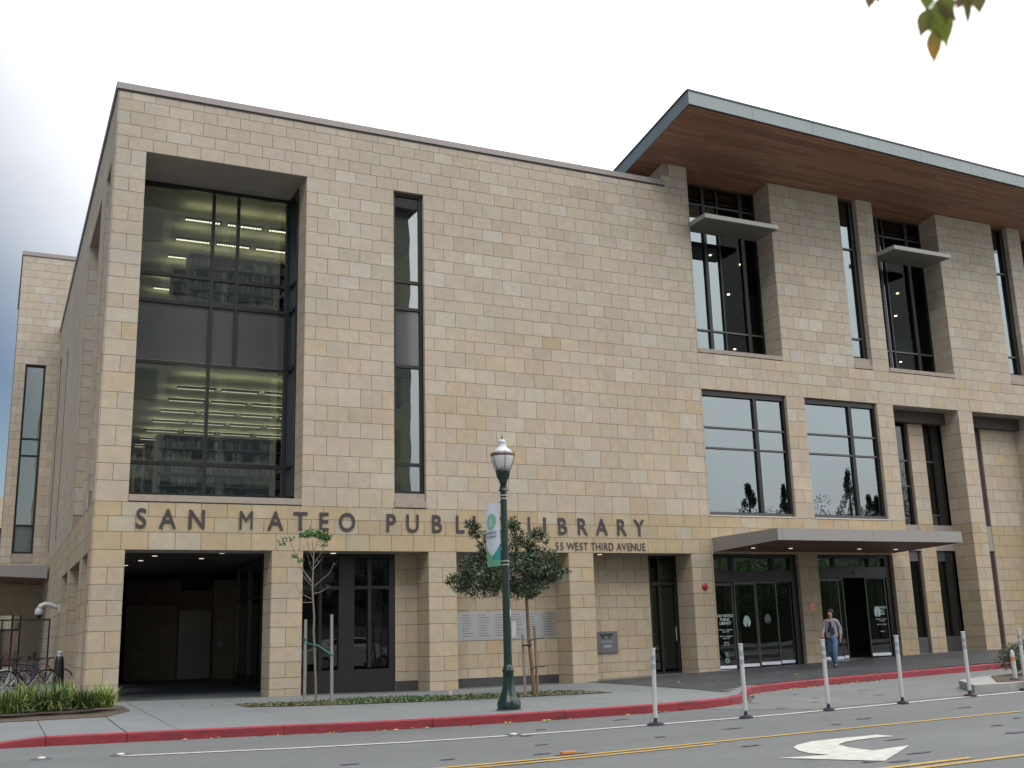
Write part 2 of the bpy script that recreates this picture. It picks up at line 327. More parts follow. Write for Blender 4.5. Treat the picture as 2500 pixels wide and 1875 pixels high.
def thing(name, loc, label, category, group=None):
    o = empty(name, loc, label=label, category=category)
    if group: o['group'] = group
    return o
def part(mb, name, m, parent, smooth=False, **kw): return mb.build(name, m, parent, smooth, **kw)
def bx(name, m, parent, *a, **kw): return MB().box(*a).build(name, m, parent, **kw)
_fonts = {}
def text_mb(mb, txt, place, height, xs=0.9, depth=0.03, weight=0.012, mi=0, align='CENTER', spacing=1.0):
    """letters from the built-in font; place maps (u, v, w) to the world: u along the line, v up, w out of the wall"""
    key = (txt, weight, align, spacing)
    if key not in _fonts:
        cu = bpy.data.curves.new('t', 'FONT'); cu.body = txt; cu.align_x = align; cu.size = 1; cu.extrude = 0.5; cu.offset = weight
        cu.resolution_u = 5; cu.space_character = spacing
        ob = bpy.data.objects.new('t', cu); COL.objects.link(ob)
        dg = bpy.context.evaluated_depsgraph_get(); me = bpy.data.meshes.new_from_object(ob.evaluated_get(dg))
        _fonts[key] = ([tuple(v.co) for v in me.vertices], [tuple(p.vertices) for p in me.polygons])
        bpy.data.objects.remove(ob); bpy.data.curves.remove(cu); bpy.data.meshes.remove(me)
    vs, fs = _fonts[key]; cap = 0.72; k = height/cap
    mb.add([place(x*k*xs, y*k, (z+0.5)*depth) for x, y, z in vs], fs, (1, 1, 1), mi)

def lerp(xs, ys, x): return float(np.interp(x, xs, ys))
FX = [-60, 2, 6, 10, 14.6, 19, 23, 27.4, 31, 90]; FZ = [0, 0, -.07, -.13, -.12, 0, .11, .23, .28, .32]
def zf(X): return lerp(FX, FZ, X)
def zr(X): return lerp([-60, 6, 30, 90], [-.29, -.29, .03, .05], X)
def zs(X, y):
    t = min(max(-y/7.0, 0), 1); return zf(X)*(1-t) + (zr(X)+.15)*t
KX = [-60, .3, 2.13, 4.66, 6.81, 9.06, 10.94, 12.2, 13.0, 13.6, 14.1, 14.6, 15.2, 16.3, 18, 21.44, 24.6, 40]
KY = [-6.9, -7.45, -7.8, -8.33, -8.95, -9.45, -9.66, -9.66, -9.45, -9.0, -8.4, -7.75, -7.2, -6.8, -6.45, -5.95, -5.5, -4.2]
def K(X): return 0.25*lerp(KX, KY, X-.25) + 0.5*lerp(KX, KY, X) + 0.25*lerp(KX, KY, X+.25)
def kh(X): return 0.15*min(1, max(0, (X+.3)/1.2))**0.8 if X < .9 else 0.15

# ------------------------------------------------------------------ ground, road, pavements
def sheet(name, xs, y0, y1, zfun, m, ny=1, **kw):
    mb = MB(); vs = []; fs = []
    for i, x in enumerate(xs):
        for j in range(ny+1):
            y = y0(x)+(y1(x)-y0(x))*j/ny; vs.append((x, y, zfun(x, y)))
    for i in range(len(xs)-1):
        for j in range(ny):
            a = i*(ny+1)+j; fs.append((a, a+ny+1, a+ny+2, a+1))
    mb.add(vs, fs); return mb.build(name, m, **kw)
xs_l = [-400, -60] + [float(x) for x in np.arange(-20, 42, 1.0)] + [90, 400]
sheet('ground', [-900, 900], lambda x: -900, lambda x: 900, lambda x, y: -0.55, GRNDM, kind='structure')
road = sheet('road', xs_l, lambda x: -22.0, lambda x: 0.0 if x < 40 else -3.0, lambda x, y: zr(x) - (0 if y < -3 else .28), ASPH, ny=4, kind='structure')
sheet('far_sidewalk', xs_l, lambda x: -34.0, lambda x: -22.3, lambda x, y: zr(x)+.15, BAYC, kind='structure')
kb = MB()
for a, b in zip(xs_l[:-1], xs_l[1:]):
    kb.hexa([(a,-22.3,zr(a)-.2),(b,-22.3,zr(b)-.2),(b,-22.1,zr(b)-.2),(a,-22.1,zr(a)-.2),(a,-22.3,zr(a)+.155),(b,-22.3,zr(b)+.155),(b,-22.1,zr(b)+.155),(a,-22.1,zr(a)+.155)])
kb.build('far_kerb', BAYC, kind='structure')
# the pale concrete loading bay inside the bollard line
bay = MB(); bay_root = empty('loading_bay', (16, -9, 0), kind='structure')
def laneY(X): return lerp([0, 1.82, 4.06, 7.94, 12.1, 18.3, 40], [-9.55, -10.1, -10.75, -11.5, -11.82, -11.6, -10.9], X)
bxs = [12.2, 13.2, 14.2, 15.2, 16.4, 19.6, 22.8, 26.0, 29.2, 34, 40]
for i in range(len(bxs)-1):
    a, b = bxs[i]+.006, bxs[i+1]-.006
    n = 4; aa = np.linspace(a, b, n+1)
    mb = MB(); t = random.uniform(.95, 1.04)
    for u, w in zip(aa[:-1], aa[1:]):
        y0a = laneY(u)+.35 if u > 13 else K(u)-.5-(u-12.2)*1.6; y0b = laneY(w)+.35 if w > 13 else K(w)-.5-(w-12.2)*1.6
        mb.add([(u,y0a,zr(u)+.004),(w,y0b,zr(w)+.004),(w,K(w),zr(w)+.004),(u,K(u),zr(u)+.004)], [(0,1,2,3)], (t, t, t))
    mb.build('concrete_slab', BAYC, bay_root)
# sidewalk slabs
side_root = empty('sidewalk', (6, -5, 0), kind='structure')
WY = lambda x: lerp([-60, 2.2, 12.5], [-4.1, -4.25, -6.0], x)
slx = [-14, -10.9, -7.8, -4.7, -2.0, -.5, .97, 2.17, 2.98, 5.1, 7.2, 9.3, 11.4, 13.5, 15.6]
def slab(poly_x, ya, yb, tint, name='slab', m=CONC, dz=0.0, n=3):
    mb = MB(); a, b = poly_x; aa = np.linspace(a, b, 4)
    for u, w in zip(aa[:-1], aa[1:]):
        for j in range(n):
            q = lambda x, k: ya(x)+(yb(x)-ya(x))*k/n
            P = [(u, q(u, j)), (w, q(w, j)), (w, q(w, j+1)), (u, q(u, j+1))]
            def zz(x, y):
                z = zs(x, y)+dz
                if x < 1: z -= (0.15-kh(x))*min(1, max(0, (K(x)+2.0-y)/2.0))
                return z
            mb.add([(x, y, zz(x, y)) for x, y in P], [(0, 1, 2, 3)], (tint,)*3)
    return mb.build(name, m, side_root)
for a, b in zip(slx[:-1], slx[1:]):
    g = .009 if (a > 2 and a < 2.5) or b < 2.5 and b > 2 else .004
    slab((a+g, b-g), lambda x: K(x)+.165, lambda x: WY(x)-g, random.uniform(.97, 1.04))
    if a > 2: slab((a+g, b-g), lambda x: WY(x)+g, lambda x: -.02, random.uniform(.9, .96))
sheet('sidewalk_base', [-60, -20]+[x/2 for x in range(-30, 74)], lambda x: K(x)+.16, lambda x: 0.0, lambda x, y: zs(x, y)-.03-(0.15-kh(x)), JOINTD, ny=2, kind='structure')
sheet('courtyard_paving', [-30, -10, 2.0], lambda x: .02, lambda x: 30, lambda x, y: -.002, BAYC, kind='structure')
# slate pavers in front of the entrance
pv = MB()
PL = lambda y: 15.0 + (y+.6)*.175
y = -.015; r = 0
while y > -9.6:
    y2 = y-.45; x = PL(y)
    off = .3 if r % 2 else .62
    xs_ = [x]; xx = math.floor(x/.9)*.9 + (0.45 if r % 2 else 0)
    while xx < 37:
        if xx > x+.1: xs_.append(xx)
        xx += .9
    for a, b in zip(xs_[:-1], xs_[1:]):
        a2 = a + (PL(y2)-PL(y)) if a == x else a
        kk = max(K(a), K(b))+.17
        if y-.02 < kk: continue
        yb = max(y2, kk); g = .006; t = random.uniform(.8, 1.2)
        pv.add([(a2+g, yb+g, zs(a, yb)+.006), (b-g, yb+g, zs(b, yb)+.006), (b-g, y-g, zs(b, y)+.006), (a+g, y-g, zs(a, y)+.006)], [(0,1,2,3)], (t, t, t*random.uniform(.97, 1.05)))
    y = y2; r += 1
pv.build('slate_paver', PAVER, side_root, kind='stuff')
sheet('paver_bed', [13.4]+[x/2 for x in range(28, 76)], lambda x: K(x)+.165, lambda x: -.01, lambda x, y: zs(x, y)-.012, mat('paver_joint', (.05, .052, .055), .9), ny=2, kind='structure')
# red kerb in cast lengths
kerb_root = empty('red_kerb', (8, -9, 0), kind='structure')
kx = [-13, -9, -5, -1.6, .97, 2.17, 4.6, 7.0, 9.3, 11.6, 12.9, 13.6, 14.3, 15.1, 17.2, 19.6, 22.0, 24.6, 27.5, 31, 35]
for a, b in zip(kx[:-1], kx[1:]):
    mb = MB(); n = 6; aa = np.linspace(a+.005, b-.005, n+1)
    for u, w in zip(aa[:-1], aa[1:]):
        hu, hw = kh(u), kh(w)
        for (o0, o1, zz0, zz1, mi) in ((0, .03, 0, 1, 0), (.03, .165, 0, 1, 1)):
            zu = zr(u)+hu; zw = zr(w)+hw
            ytu = -.0 if mi == 0 else 0
            v = [(u,K(u)+o0,zr(u)-.1),(w,K(w)+o0,zr(w)-.1),(w,K(w)+o1,zr(w)-.1),(u,K(u)+o1,zr(u)-.1),
                 (u,K(u)+o0+(.012 if mi == 0 else 0),zu-(.018 if mi == 0 else 0)),(w,K(w)+o0+(.012 if mi == 0 else 0),zw-(.018 if mi == 0 else 0)),(w,K(w)+o1,zw+.002),(u,K(u)+o1,zu+.002)]
            if mi == 1: v[4] = (u, K(u)+o0, zu+.002); v[5] = (w, K(w)+o0, zw+.002)
            mb.hexa(v, mi=mi)
    mb.build('kerb_stone', [KERBR, KERBT], kerb_root)
# road markings
mk = empty('road_markings', (8, -13, -.28), kind='structure')
def stripe(fn, x0, x1, w, m, name, dz=.008, step=.8):
    mb = MB(); xs = list(np.arange(x0, x1, step))+[x1]
    for a, b in zip(xs[:-1], xs[1:]):
        mb.add([(a,fn(a)-w/2,zr(a)+dz),(b,fn(b)-w/2,zr(b)+dz),(b,fn(b)+w/2,zr(b)+dz),(a,fn(a)+w/2,zr(a)+dz)], [(0,1,2,3)])
    return mb.build(name, m, mk)
stripe(laneY, 1.82, 40, .135, WHITEP, 'lane_line')
stripe(lambda x: -14.40, -20, 40, .10, YELLOWP, 'yellow_line')
stripe(lambda x: -14.63, -20, 8.8, .10, YELLOWP, 'yellow_line')
stripe(lambda x: -17.80, -20, 9.95, .10, YELLOWP, 'yellow_line')
stripe(lambda x: -18.03, -20, 40, .10, YELLOWP, 'yellow_line')
arrow = [(10.98,-15.62),(10.95,-15.33),(10.41,-15.29),(9.84,-15.30),(9.44,-15.49),(9.24,-15.66),(9.06,-15.97),(8.98,-16.26),(9.03,-16.55),(8.43,-16.36),(9.09,-17.38),(10.35,-16.5),(9.67,-16.58),(9.70,-16.13),(9.82,-15.82),(10.05,-15.68),(10.32,-15.60),(10.6,-15.58)]
MB().add([(x, y, zr(x)+.008) for x, y in arrow], [tuple(range(len(arrow)))]).build('turn_arrow', WHITEP, mk)
sm = MB()
SP = [(7.1,-12.9),(8.8,-13.3),(6.6,-13.9),(10.2,-13.1),(12.5,-13.4),(14.9,-13.2),(16.8,-13.1),(11.6,-13.8),(9.0,-15.1),(12.9,-15.6),(12.3,-16.4),(12.6,-16.5),(13.9,-15.1),(9.0,-17.3),(9.2,-17.5),(5.4,-13.6),(4.2,-13.3),(7.5,-11.6),(10.7,-15.9),(9.9,-17.1),(2.5,-12.9),(8.1,-10.9),(9.9,-10.4),(13.0,-10.8),(14.3,-10.2),(15.0,-9.4),(16.2,-9.9),(13.4,-9.5),(15.5,-8.2),(17,-8.6)]
for x, y in SP:
    n = 9; r1, r2 = random.uniform(.09, .2), random.uniform(.04, .08)
    pts = [(x+r1*math.cos(2*math.pi*k/n)*random.uniform(.7, 1.2), y+r2*math.sin(2*math.pi*k/n)*random.uniform(.7, 1.2)) for k in range(n)]
    sm.add([(a, b, zr(a)+.0075) for a, b in pts], [tuple(range(n))])
sm.build('tar_spot', SMUDGE, mk, kind='stuff')
for i, (x, y, where) in enumerate([(.82, -9.72, 'on bare asphalt, nearest the left edge of the photo'), (1.85, -9.98, 'at the start of the white lane line'), (7.41, -11.33, 'on the white line below the lamp post')]):
    t = thing('lane_marker', (x, y, zr(x)), 'white domed lane marker ' + where, 'lane marker', 'domed markers on the road')
    MB().lathe([(.15, .001), (.13, .012)], (x, y, zr(x)), 16).build('base', SMUDGE, t)
    MB().lathe([(.062, .01), (.056, .024), (.035, .034), (.001, .037)], (x, y, zr(x)), 16).build('dome', WPLAST, t, smooth=True)
t = thing('lane_reflector', (6.85, -14.15, zr(7)), 'orange reflector on the asphalt just above the double yellow line', 'lane marker')
MB().box(6.75, 6.95, -14.2, -14.1, zr(7), zr(7)+.03).build('body', ORANGE, t); MB().box(6.62, 7.1, -14.24, -14.2, zr(7)+.004, zr(7)+.009).build('base', SMUDGE, t)

# ------------------------------------------------------------------ library building
B = thing('library_building', (2.05, 0, 0), 'long pale limestone public library with tall windows and an overhanging wooden eave', 'building')
cumf = [0]
for k in range(60): cumf.append(cumf[-1] + (.46, .38, .38)[k % 3])
def row_z(i):
    nat = cumf[i]; A = [0, cumf[9], cumf[12], cumf[22]]; Z = [4.56, 8.53, 9.69, 13.55]
    return lerp(A, Z, nat)
ROWS = [-.6, .1, .36, .73, 1.09, 1.56, 1.91, 2.26, 2.63, 3.02, 3.43, 3.85, 4.22] + [row_z(i) for i in range(0, 23)] + [13.9, 14.23, 14.6, 14.92, 15.15, 15.52, 15.95]
HOLES = [(2.80,6.26,-9,3.43),(7.05,10.42,-9,3.43),(11.22,14.63,-9,3.43),(15.43,18.78,-9,3.43),(19.56,22.80,-9,3.43),(23.57,26.72,-9,3.43),
         (27.47,30.52,-9,8.53),(31.22,34.3,-9,8.53),(35.0,40,-9,8.53),(2.81,6.99,4.56,13.55),(9.48,10.37,4.56,13.55),(19.56,22.87,4.56,8.53),(23.62,26.74,4.56,8.53),
         (19.56,22.88,9.69,20),(25.93,26.75,9.69,20),(27.5,30.58,9.69,20),(33.46,34.3,9.69,20),(35.0,38.2,9.69,20)]
def stone_tint(z, rnd):
    q = rnd.random(); low = 3.4 < z < 4.6
    br = rnd.gauss(1.0, .032)
    if low: c = (.425, .345, .235) if q < .62 else ((.42, .36, .265) if q < .90 else (.43, .385, .31))
    elif z <= 3.4: c = (.425, .355, .265) if q < .5 else ((.415, .36, .285) if q < .92 else (.425, .345, .235))
    elif z < 9.7: c = (.45, .392, .328) if q < .6 else ((.447, .383, .305) if q < .84 else ((.465, .425, .365) if q < .96 else (.445, .37, .27)))
    else: c = (.435, .39, .335) if q < .65 else ((.435, .385, .32) if q < .88 else (.46, .43, .38))
    return tuple(br*v*rnd.uniform(.985, 1.015) for v in c)
STONES = []   # (verts, tint, score)
def proj_area(v4):
    pts = []
    for v in v4:
        d = Vector(v)-Vector((0, -D, CZ)); w = d.dot(FW)
        if w < .5: return 0
        x = d.dot(RX)/w*F; y = d.dot(UP)/w*F
        pts.append((x, y))
    cx = sum(p[0] for p in pts)/4; cy = sum(p[1] for p in pts)/4
    if abs(cx) > .5 or abs(cy) > .375: return 0
    return abs(sum(pts[i][0]*pts[(i+1) % 4][1]-pts[(i+1) % 4][0]*pts[i][1] for i in range(4)))/2
def clad(u0, u1, rows, holes, P, th=.02, g=.0055, W=.61, seed=1, ztop=None, vis=1.0, tintz=None):
    """stones laid in courses; P(u, v, w) -> world point (w = distance out of the backing)"""
    rnd = random.Random(seed)
    for r in range(len(rows)-1):
        z0, z1 = rows[r], rows[r+1]
        cuts = sorted({z0, z1} | {h[2] for h in holes if z0+.03 < h[2] < z1-.03} | {h[3] for h in holes if z0+.03 < h[3] < z1-.03})
        for a0, a1 in zip(cuts[:-1], cuts[1:]):
            zc = (a0+a1)/2
            if ztop and zc > ztop(u0): pass
            seg = [(u0, u1)]
            for h in holes:
                if h[2] < zc < h[3]:
                    ns = []
                    for s, e in seg:
                        if h[1] <= s or h[0] >= e: ns.append((s, e))
                        else:
                            if h[0] > s: ns.append((s, h[0]))
                            if h[1] < e: ns.append((h[1], e))
                    seg = ns
            for s, e in seg:
                L = e-s
                if L < .02: continue
                if L < 1.0: br = [s, e] if (r % 2 or L < .4) else [s, (s+e)/2+rnd.uniform(-.02, .02), e]
                else:
                    n0 = s + (W*.5 if r % 2 else W) * rnd.uniform(.96, 1.04); br = [s]; x = n0
                    while x < e-.2: br.append(x); x += W*rnd.uniform(.97, 1.03)
                    br.append(e)
                for b0, b1 in zip(br[:-1], br[1:]):
                    if ztop and zc > ztop((b0+b1)/2): continue
                    j = rnd.uniform(-.0015, .0025); w = th+j
                    c = [(b0+g, a0+g), (b1-g, a0+g), (b1-g, a1-g), (b0+g, a1-g)]
                    v = [P(u, vv, 0) for u, vv in c] + [P(u, vv, w) for u, vv in c]
                    STONES.append((v, stone_tint(tintz if tintz is not None else zc, rnd), proj_area(v[4:])*vis))
SF = [(0,1,5,4),(1,2,6,5),(2,3,7,6),(3,0,4,7),(4,5,6,7)]
def front(u, v, w): return (u, .02-w, v)
ztop = lambda x: 15.15 if x < 18.65 else 15.96
# front face, left block and right wing
clad(2.072, 19.5, [z for z in ROWS], [h for h in HOLES if h[0] < 19.5 and h[1] < 19.6], front, seed=3, ztop=ztop)
clad(19.5, 36.0, [z for z in ROWS], HOLES, front, seed=5, ztop=ztop)
# side face
SIDEH = [(.95,2.65,-9,3.43),(3.5,7.3,-9,3.43),(8.1,10.8,-9,3.43),(.81,2.1,4.6,13.5),(3.45,7.65,4.6,13.5),(16.3,17.2,5.05,12.4),(21.5,22.7,5.05,13.4)]
clad(0.0, 24.2, [z for z in ROWS if z <= 15.2], SIDEH, lambda u, v, w: (2.07-w, u, v), seed=9)
# right-hand reveals of the openings (facing left)
for k, (h, dep) in enumerate([(HOLES[0], .87), (HOLES[1], .85), (HOLES[2], .87), (HOLES[3], .85), (HOLES[4], .14), (HOLES[5], .14), (HOLES[6], .87), (HOLES[7], .87), (HOLES[9], .8), (HOLES[10], .12), (HOLES[11], .12), (HOLES[12], .12), (HOLES[13], .82), (HOLES[14], .2), (HOLES[15], .82), (HOLES[16], .2)]):
    lo = h[2] if h[2] > 0 else -.6; hi = min(h[3], 15.96)
    clad(.022, dep, [z for z in ROWS if lo-.01 <= z <= hi+.01], [], lambda u, v, w, X=h[1]: (X+.02-w, u, v), seed=20+k, vis=.6)
# left-hand reveals (facing right), seen only from other positions
for k, (h, dep) in enumerate([(HOLES[0], .87), (HOLES[9], .8), (HOLES[6], .87), (HOLES[13], .82), (HOLES[15], .82)]):
    lo = h[2] if h[2] > 0 else -.6; hi = min(h[3], 15.96)
    clad(.022, dep, [z for z in ROWS if lo-.01 <= z <= hi+.01], [], lambda u, v, w, X=h[0]: (X-.02+w, u, v), seed=50+k, vis=0)
# recessed back walls
back = lambda u, v, w: (u, .87-w, v)
clad(9.78, 10.42, [z for z in ROWS if z < 3.5], [], back, seed=61, vis=.7)
clad(11.22, 14.63, [z for z in ROWS if .05 < z < 3.5], [], back, seed=62, vis=.7)
clad(15.43, 17.80, [z for z in ROWS if z < 3.5], [], back, seed=63, vis=.7)
clad(28.92, 29.62, [z for z in ROWS if z < 8.2], [], back, seed=64, vis=.7, W=.7)
clad(32.46, 34.3, [z for z in ROWS if z < 8.2], [], back, seed=65, vis=.7)
# arcade piers inside and passage back wall
clad(4.6, 6.45, [z for z in ROWS if z < 2.7], [], lambda u, v, w: (u, 15.98-w, v), seed=66, vis=.4)
clad(7.75, 8.6, [z for z in ROWS if z < 4.0], [], lambda u, v, w: (u, 15.98-w, v), seed=67, vis=.4)
for k, h in enumerate(SIDEH[:5]): clad(2.072, 2.88, [z for z in ROWS if max(h[2], -.6)-.01 <= z <= h[3]+.12], [], lambda u, v, w, Y=h[1]: (u, Y+.02-w, v), seed=90+k, vis=.3, W=.8)
# rear tower
TY = 24.2
TH = [(.70, 1.54, 4.79, 13.55)]
clad(.26, 2.6, [2.6, 3.0, 3.43, 3.85, 4.22]+[z for z in ROWS if z > 4.5 and z < 14.7]+[15.0, 15.35, 15.72, 16.1, 16.45, 16.85, 17.2, 17.6, 17.95, 18.3, 18.6], TH, lambda u, v, w: (u, TY+.02-w, v), seed=70)
clad(-.6, 2.6, [z for z in ROWS if z < 3.45], [(.35, 1.3, -9, 3.0)], lambda u, v, w: (u, TY+.02-w, v), seed=71)
STONES.sort(key=lambda s: -s[2])
for v, t, sc in STONES[:300]:
    MB().add(v, SF, t).build('stone', STONE, B)
mb = MB()
for v, t, sc in STONES[300:]: mb.add(v, SF, t)
mb.build('stone_cladding', STONE, B, kind='stuff')

# backing walls behind the stones
def backing(name, u0, u1, v0, v1, holes, P, d0, d1, inset=.021, m=MORTAR):
    us = sorted({u0, u1} | {min(max(h[0]-inset, u0), u1) for h in holes} | {min(max(h[1]+inset, u0), u1) for h in holes})
    vs = sorted({v0, v1} | {min(max(h[2], v0), v1) for h in holes} | {min(max(h[3], v0), v1) for h in holes})
    mb = MB()
    for a, b in zip(us[:-1], us[1:]):
        run = None
        for c, d in zip(vs[:-1], vs[1:]):
            uc, vc = (a+b)/2, (c+d)/2
            solid = not any(h[0]-inset < uc < h[1]+inset and h[2] < vc < h[3] for h in holes)
            if solid: run = (run[0], d) if run else (c, d)
            if (not solid or d == vs[-1]) and run:
                q = [P(a, run[0], d0), P(b, run[0], d0), P(b, run[0], d1), P(a, run[0], d1), P(a, run[1], d0), P(b, run[1], d0), P(b, run[1], d1), P(a, run[1], d1)]
                mb.hexa(q); run = None
    return mb.build(name, m, B)
FP = lambda u, v, d: (u, d, v)
backing('wall_backing', 2.072, 18.66, -.6, 15.15, HOLES, FP, .021, .5)
backing('wall_backing', 18.66, 36.0, -.6, 15.96, HOLES, FP, .021, .5)
backing('side_wall_backing', .5, 24.2, -.6, 15.15, SIDEH, lambda u, v, d: (d, u, v), 2.071, 2.5)
# pier stubs behind the facade to give the reveals their depth
for x0, x1, y1, z0, z1 in ((6.281, 7.029, .87, -.6, 3.43), (10.441, 11.199, .87, -.6, 3.43), (14.651, 15.409, .87, -.6, 3.43), (18.801, 19.539, .87, -.6, 3.43), (2.521, 2.779, .87, -.6, 3.43), (30.541, 31.199, .87, -.6, 8.53),
        (22.901, 25.909, .82, 9.69, 15.9), (30.601, 33.439, .82, 9.69, 15.9), (34.321, 34.979, .82, 9.69, 15.9), (26.771, 27.479, .82, 9.69, 15.9), (7.011, 9.459, .8, 4.56, 13.55), (26.741, 27.449, .87, -.6, 8.53)):
    bx('pier_core', MORTAR, B, x0, x1, .5, y1, z0, z1)
# interior slabs, soffits, roof
bx('floor_slab', SOFFIT, B, 2.5, 36, .87, 24, 3.66, 4.54)
mb = MB()   # soffits over the ground-floor openings
for h in HOLES[:4]: mb.box(h[0], h[1], .022, .87, 3.425, 3.47)
mb.build('soffit_panel', SOFFIT, B)
bx('soffit_panel', SOFFIT, B, 2.81, 6.99, .022, 1.9, 13.545, 13.6)
bx('soffit_panel', SOFFIT, B, 9.48, 10.37, .022, .3, 13.545, 13.6)
bx('soffit_panel', SOFFIT, B, 27.47, 30.52, .022, 1.4, 8.525, 8.58)
bx('soffit_panel', SOFFIT, B, 31.22, 34.3, .022, 1.4, 8.525, 8.58)
BEAMM = mat('brown_beam', (.075, .06, .05), .8)
bx('beam', BEAMM, B, 27.5, 30.5, .6, .9, 8.12, 8.52); bx('beam', BEAMM, B, 31.25, 34.28, .6, .9, 8.12, 8.52)
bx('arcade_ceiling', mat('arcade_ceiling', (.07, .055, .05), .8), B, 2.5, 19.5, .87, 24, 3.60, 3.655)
sheet('arcade_floor', [2.05, 6, 10, 14.6, 19, 23, 27.4, 36], lambda x: 0.0, lambda x: 24, lambda x, y: zf(x)-.004, FLOORD, kind='structure')
# upper floors
mb = MB(); mb.box(2.5, 19.0, 1.85, 23.5, 8.45, 8.55); mb.build('interior_ceiling', CEILP, B)
bx('floor_slab', CARPET, B, 2.5, 19.0, 1.9, 23.5, 9.0, 10.08)
bx('interior_ceiling', CEILP, B, 2.5, 19.0, 1.85, 23.5, 13.45, 13.54)
bx('interior_floor', CARPET, B, 2.5, 19.0, 1.9, 23.5, 4.55, 4.72)
bx('interior_wall', WALLP, B, 2.5, 19.0, 14.0, 14.2, 4.7, 13.5)
bx('interior_wall', WALLP, B, 11.5, 11.7, .52, 14, 4.7, 13.5)
bx('roof', GREYIN, B, 2.3, 18.7, .3, 24.1, 14.4, 14.7)
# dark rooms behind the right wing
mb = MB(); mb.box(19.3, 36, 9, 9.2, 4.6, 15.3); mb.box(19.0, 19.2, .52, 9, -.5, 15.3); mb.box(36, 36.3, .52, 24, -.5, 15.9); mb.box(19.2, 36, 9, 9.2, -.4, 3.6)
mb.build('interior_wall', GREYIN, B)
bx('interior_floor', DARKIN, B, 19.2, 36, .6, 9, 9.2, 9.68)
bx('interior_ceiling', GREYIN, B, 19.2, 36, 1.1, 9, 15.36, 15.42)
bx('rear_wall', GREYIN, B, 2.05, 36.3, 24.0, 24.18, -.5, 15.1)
# side slits and side windows backing
# coping
mb = MB(); mb.box(2.0, 18.66, -.045, .40, 15.17, 15.34); mb.box(2.0, 2.5, .4, 24.2, 15.17, 15.34)
mb.build('coping', COPING, B)
mb = MB(); mb.box(2.04, 18.66, -.012, .3, 15.12, 15.17); mb.box(2.04, 2.4, .3, 24.2, 15.12, 15.17); mb.build('coping_drip', COPDARK, B)
# short return wall where the left block meets the eave
mb = MB(); mb.box(18.663, 19.3, .5, 3.6, 14.5, 15.35); mb.build('wall_backing', MORTAR, B)
STS = []
rr = random.Random(4)
mb = MB()
for z0, z1 in ((15.34, 15.62), (15.62, 15.93)):
    yy = .02
    while yy < 3.6:
        y2 = yy+.6; tz = z1-max(0, .16*((yy+y2)/2)-.02) if z1 > 15.9 else z1
        if tz > z0+.05: mb.add([(18.66-.001, yy+.007, z0+.006), (18.66-.001, y2-.007, z0+.006), (18.66-.001, y2-.007, min(z1, 15.95-.16*y2)), (18.66-.001, yy+.007, min(z1, 15.95-.16*yy)),
                    (18.64, yy+.007, z0+.006), (18.64, y2-.007, z0+.006), (18.64, y2-.007, min(z1, 15.95-.16*y2)), (18.64, yy+.007, min(z1, 15.95-.16*yy))], [(0,1,2,3),(4,7,6,5),(0,4,5,1),(1,5,6,2),(2,6,7,3),(3,7,4,0)], stone_tint(15, rr))
        yy = y2
mb.build('stone_cladding', STONE, B, kind='stuff')

# ---- the eave
def ey(x): return -2.95 + (x-17.68)*(2.95-2.41)/(32.5-17.68)      # front edge
EX0, EX1 = 17.68, 37.0
zsof = lambda y: 15.96-.16*y
roof = MB()
y_b = 3.6
def ep(x, y, dz): return (x, y, zsof(y)+dz)
roof.hexa([ep(EX0+.02, ey(EX0)+.03, .03), ep(EX1, ey(EX1)+.03, .03), ep(EX1, y_b, .03), ep(EX0+.02+.1, y_b, .03), ep(EX0+.02, ey(EX0)+.03, .42), ep(EX1, ey(EX1)+.03, .42), ep(EX1, y_b, .30), ep(EX0+.12, y_b, .30)])
eave = roof.build('roof_eave', FASCDK, B)
mb = MB()
mb.box(18.7, 37, 3.6, 24, 15.3, 15.5); mb.build('roof', FASCDK, B)
# fascia panels (front in lengths, left end)
xs = list(np.arange(EX0, EX1, 2.42)) + [EX1]
for a, b in zip(xs[:-1], xs[1:]):
    a2, b2 = a+.004, b-.004
    m_ = MB(); za, zb = zsof(ey(a)), zsof(ey(b))
    m_.hexa([(a2, ey(a), za), (b2, ey(b), zb), (b2, ey(b)+.03, zb), (a2, ey(a)+.03, za), (a2, ey(a), za+.42), (b2, ey(b), zb+.42), (b2, ey(b)+.03, zb+.42), (a2, ey(a)+.03, za+.42)])
    m_.build('fascia', FASCIA, B)
m_ = MB(); y0 = ey(EX0)
m_.hexa([(EX0, y0+.031, zsof(y0+.03)), (EX0+.03, y0+.031, zsof(y0+.03)), (EX0+.13, y_b, zsof(y_b)), (EX0+.10, y_b, zsof(y_b)), (EX0, y0+.031, zsof(y0)+.42), (EX0+.03, y0+.031, zsof(y0)+.42), (EX0+.13, y_b, zsof(y_b)+.42), (EX0+.10, y_b, zsof(y_b)+.42)])
m_.build('fascia', FASCIA, B)
m_ = MB(); m_.hexa([(EX0-.02, ey(EX0)-.02, zsof(ey(EX0))+.42), (EX1, ey(EX1)-.02, zsof(ey(EX1))+.42), (EX1, ey(EX1)+.12, zsof(ey(EX1))+.42), (EX0-.02, ey(EX0)+.12, zsof(ey(EX0))+.42), (EX0-.02, ey(EX0)-.02, zsof(ey(EX0))+.475), (EX1, ey(EX1)-.02, zsof(ey(EX1))+.475), (EX1, ey(EX1)+.12, zsof(ey(EX1))+.475), (EX0-.02, ey(EX0)+.12, zsof(ey(EX0))+.475)])
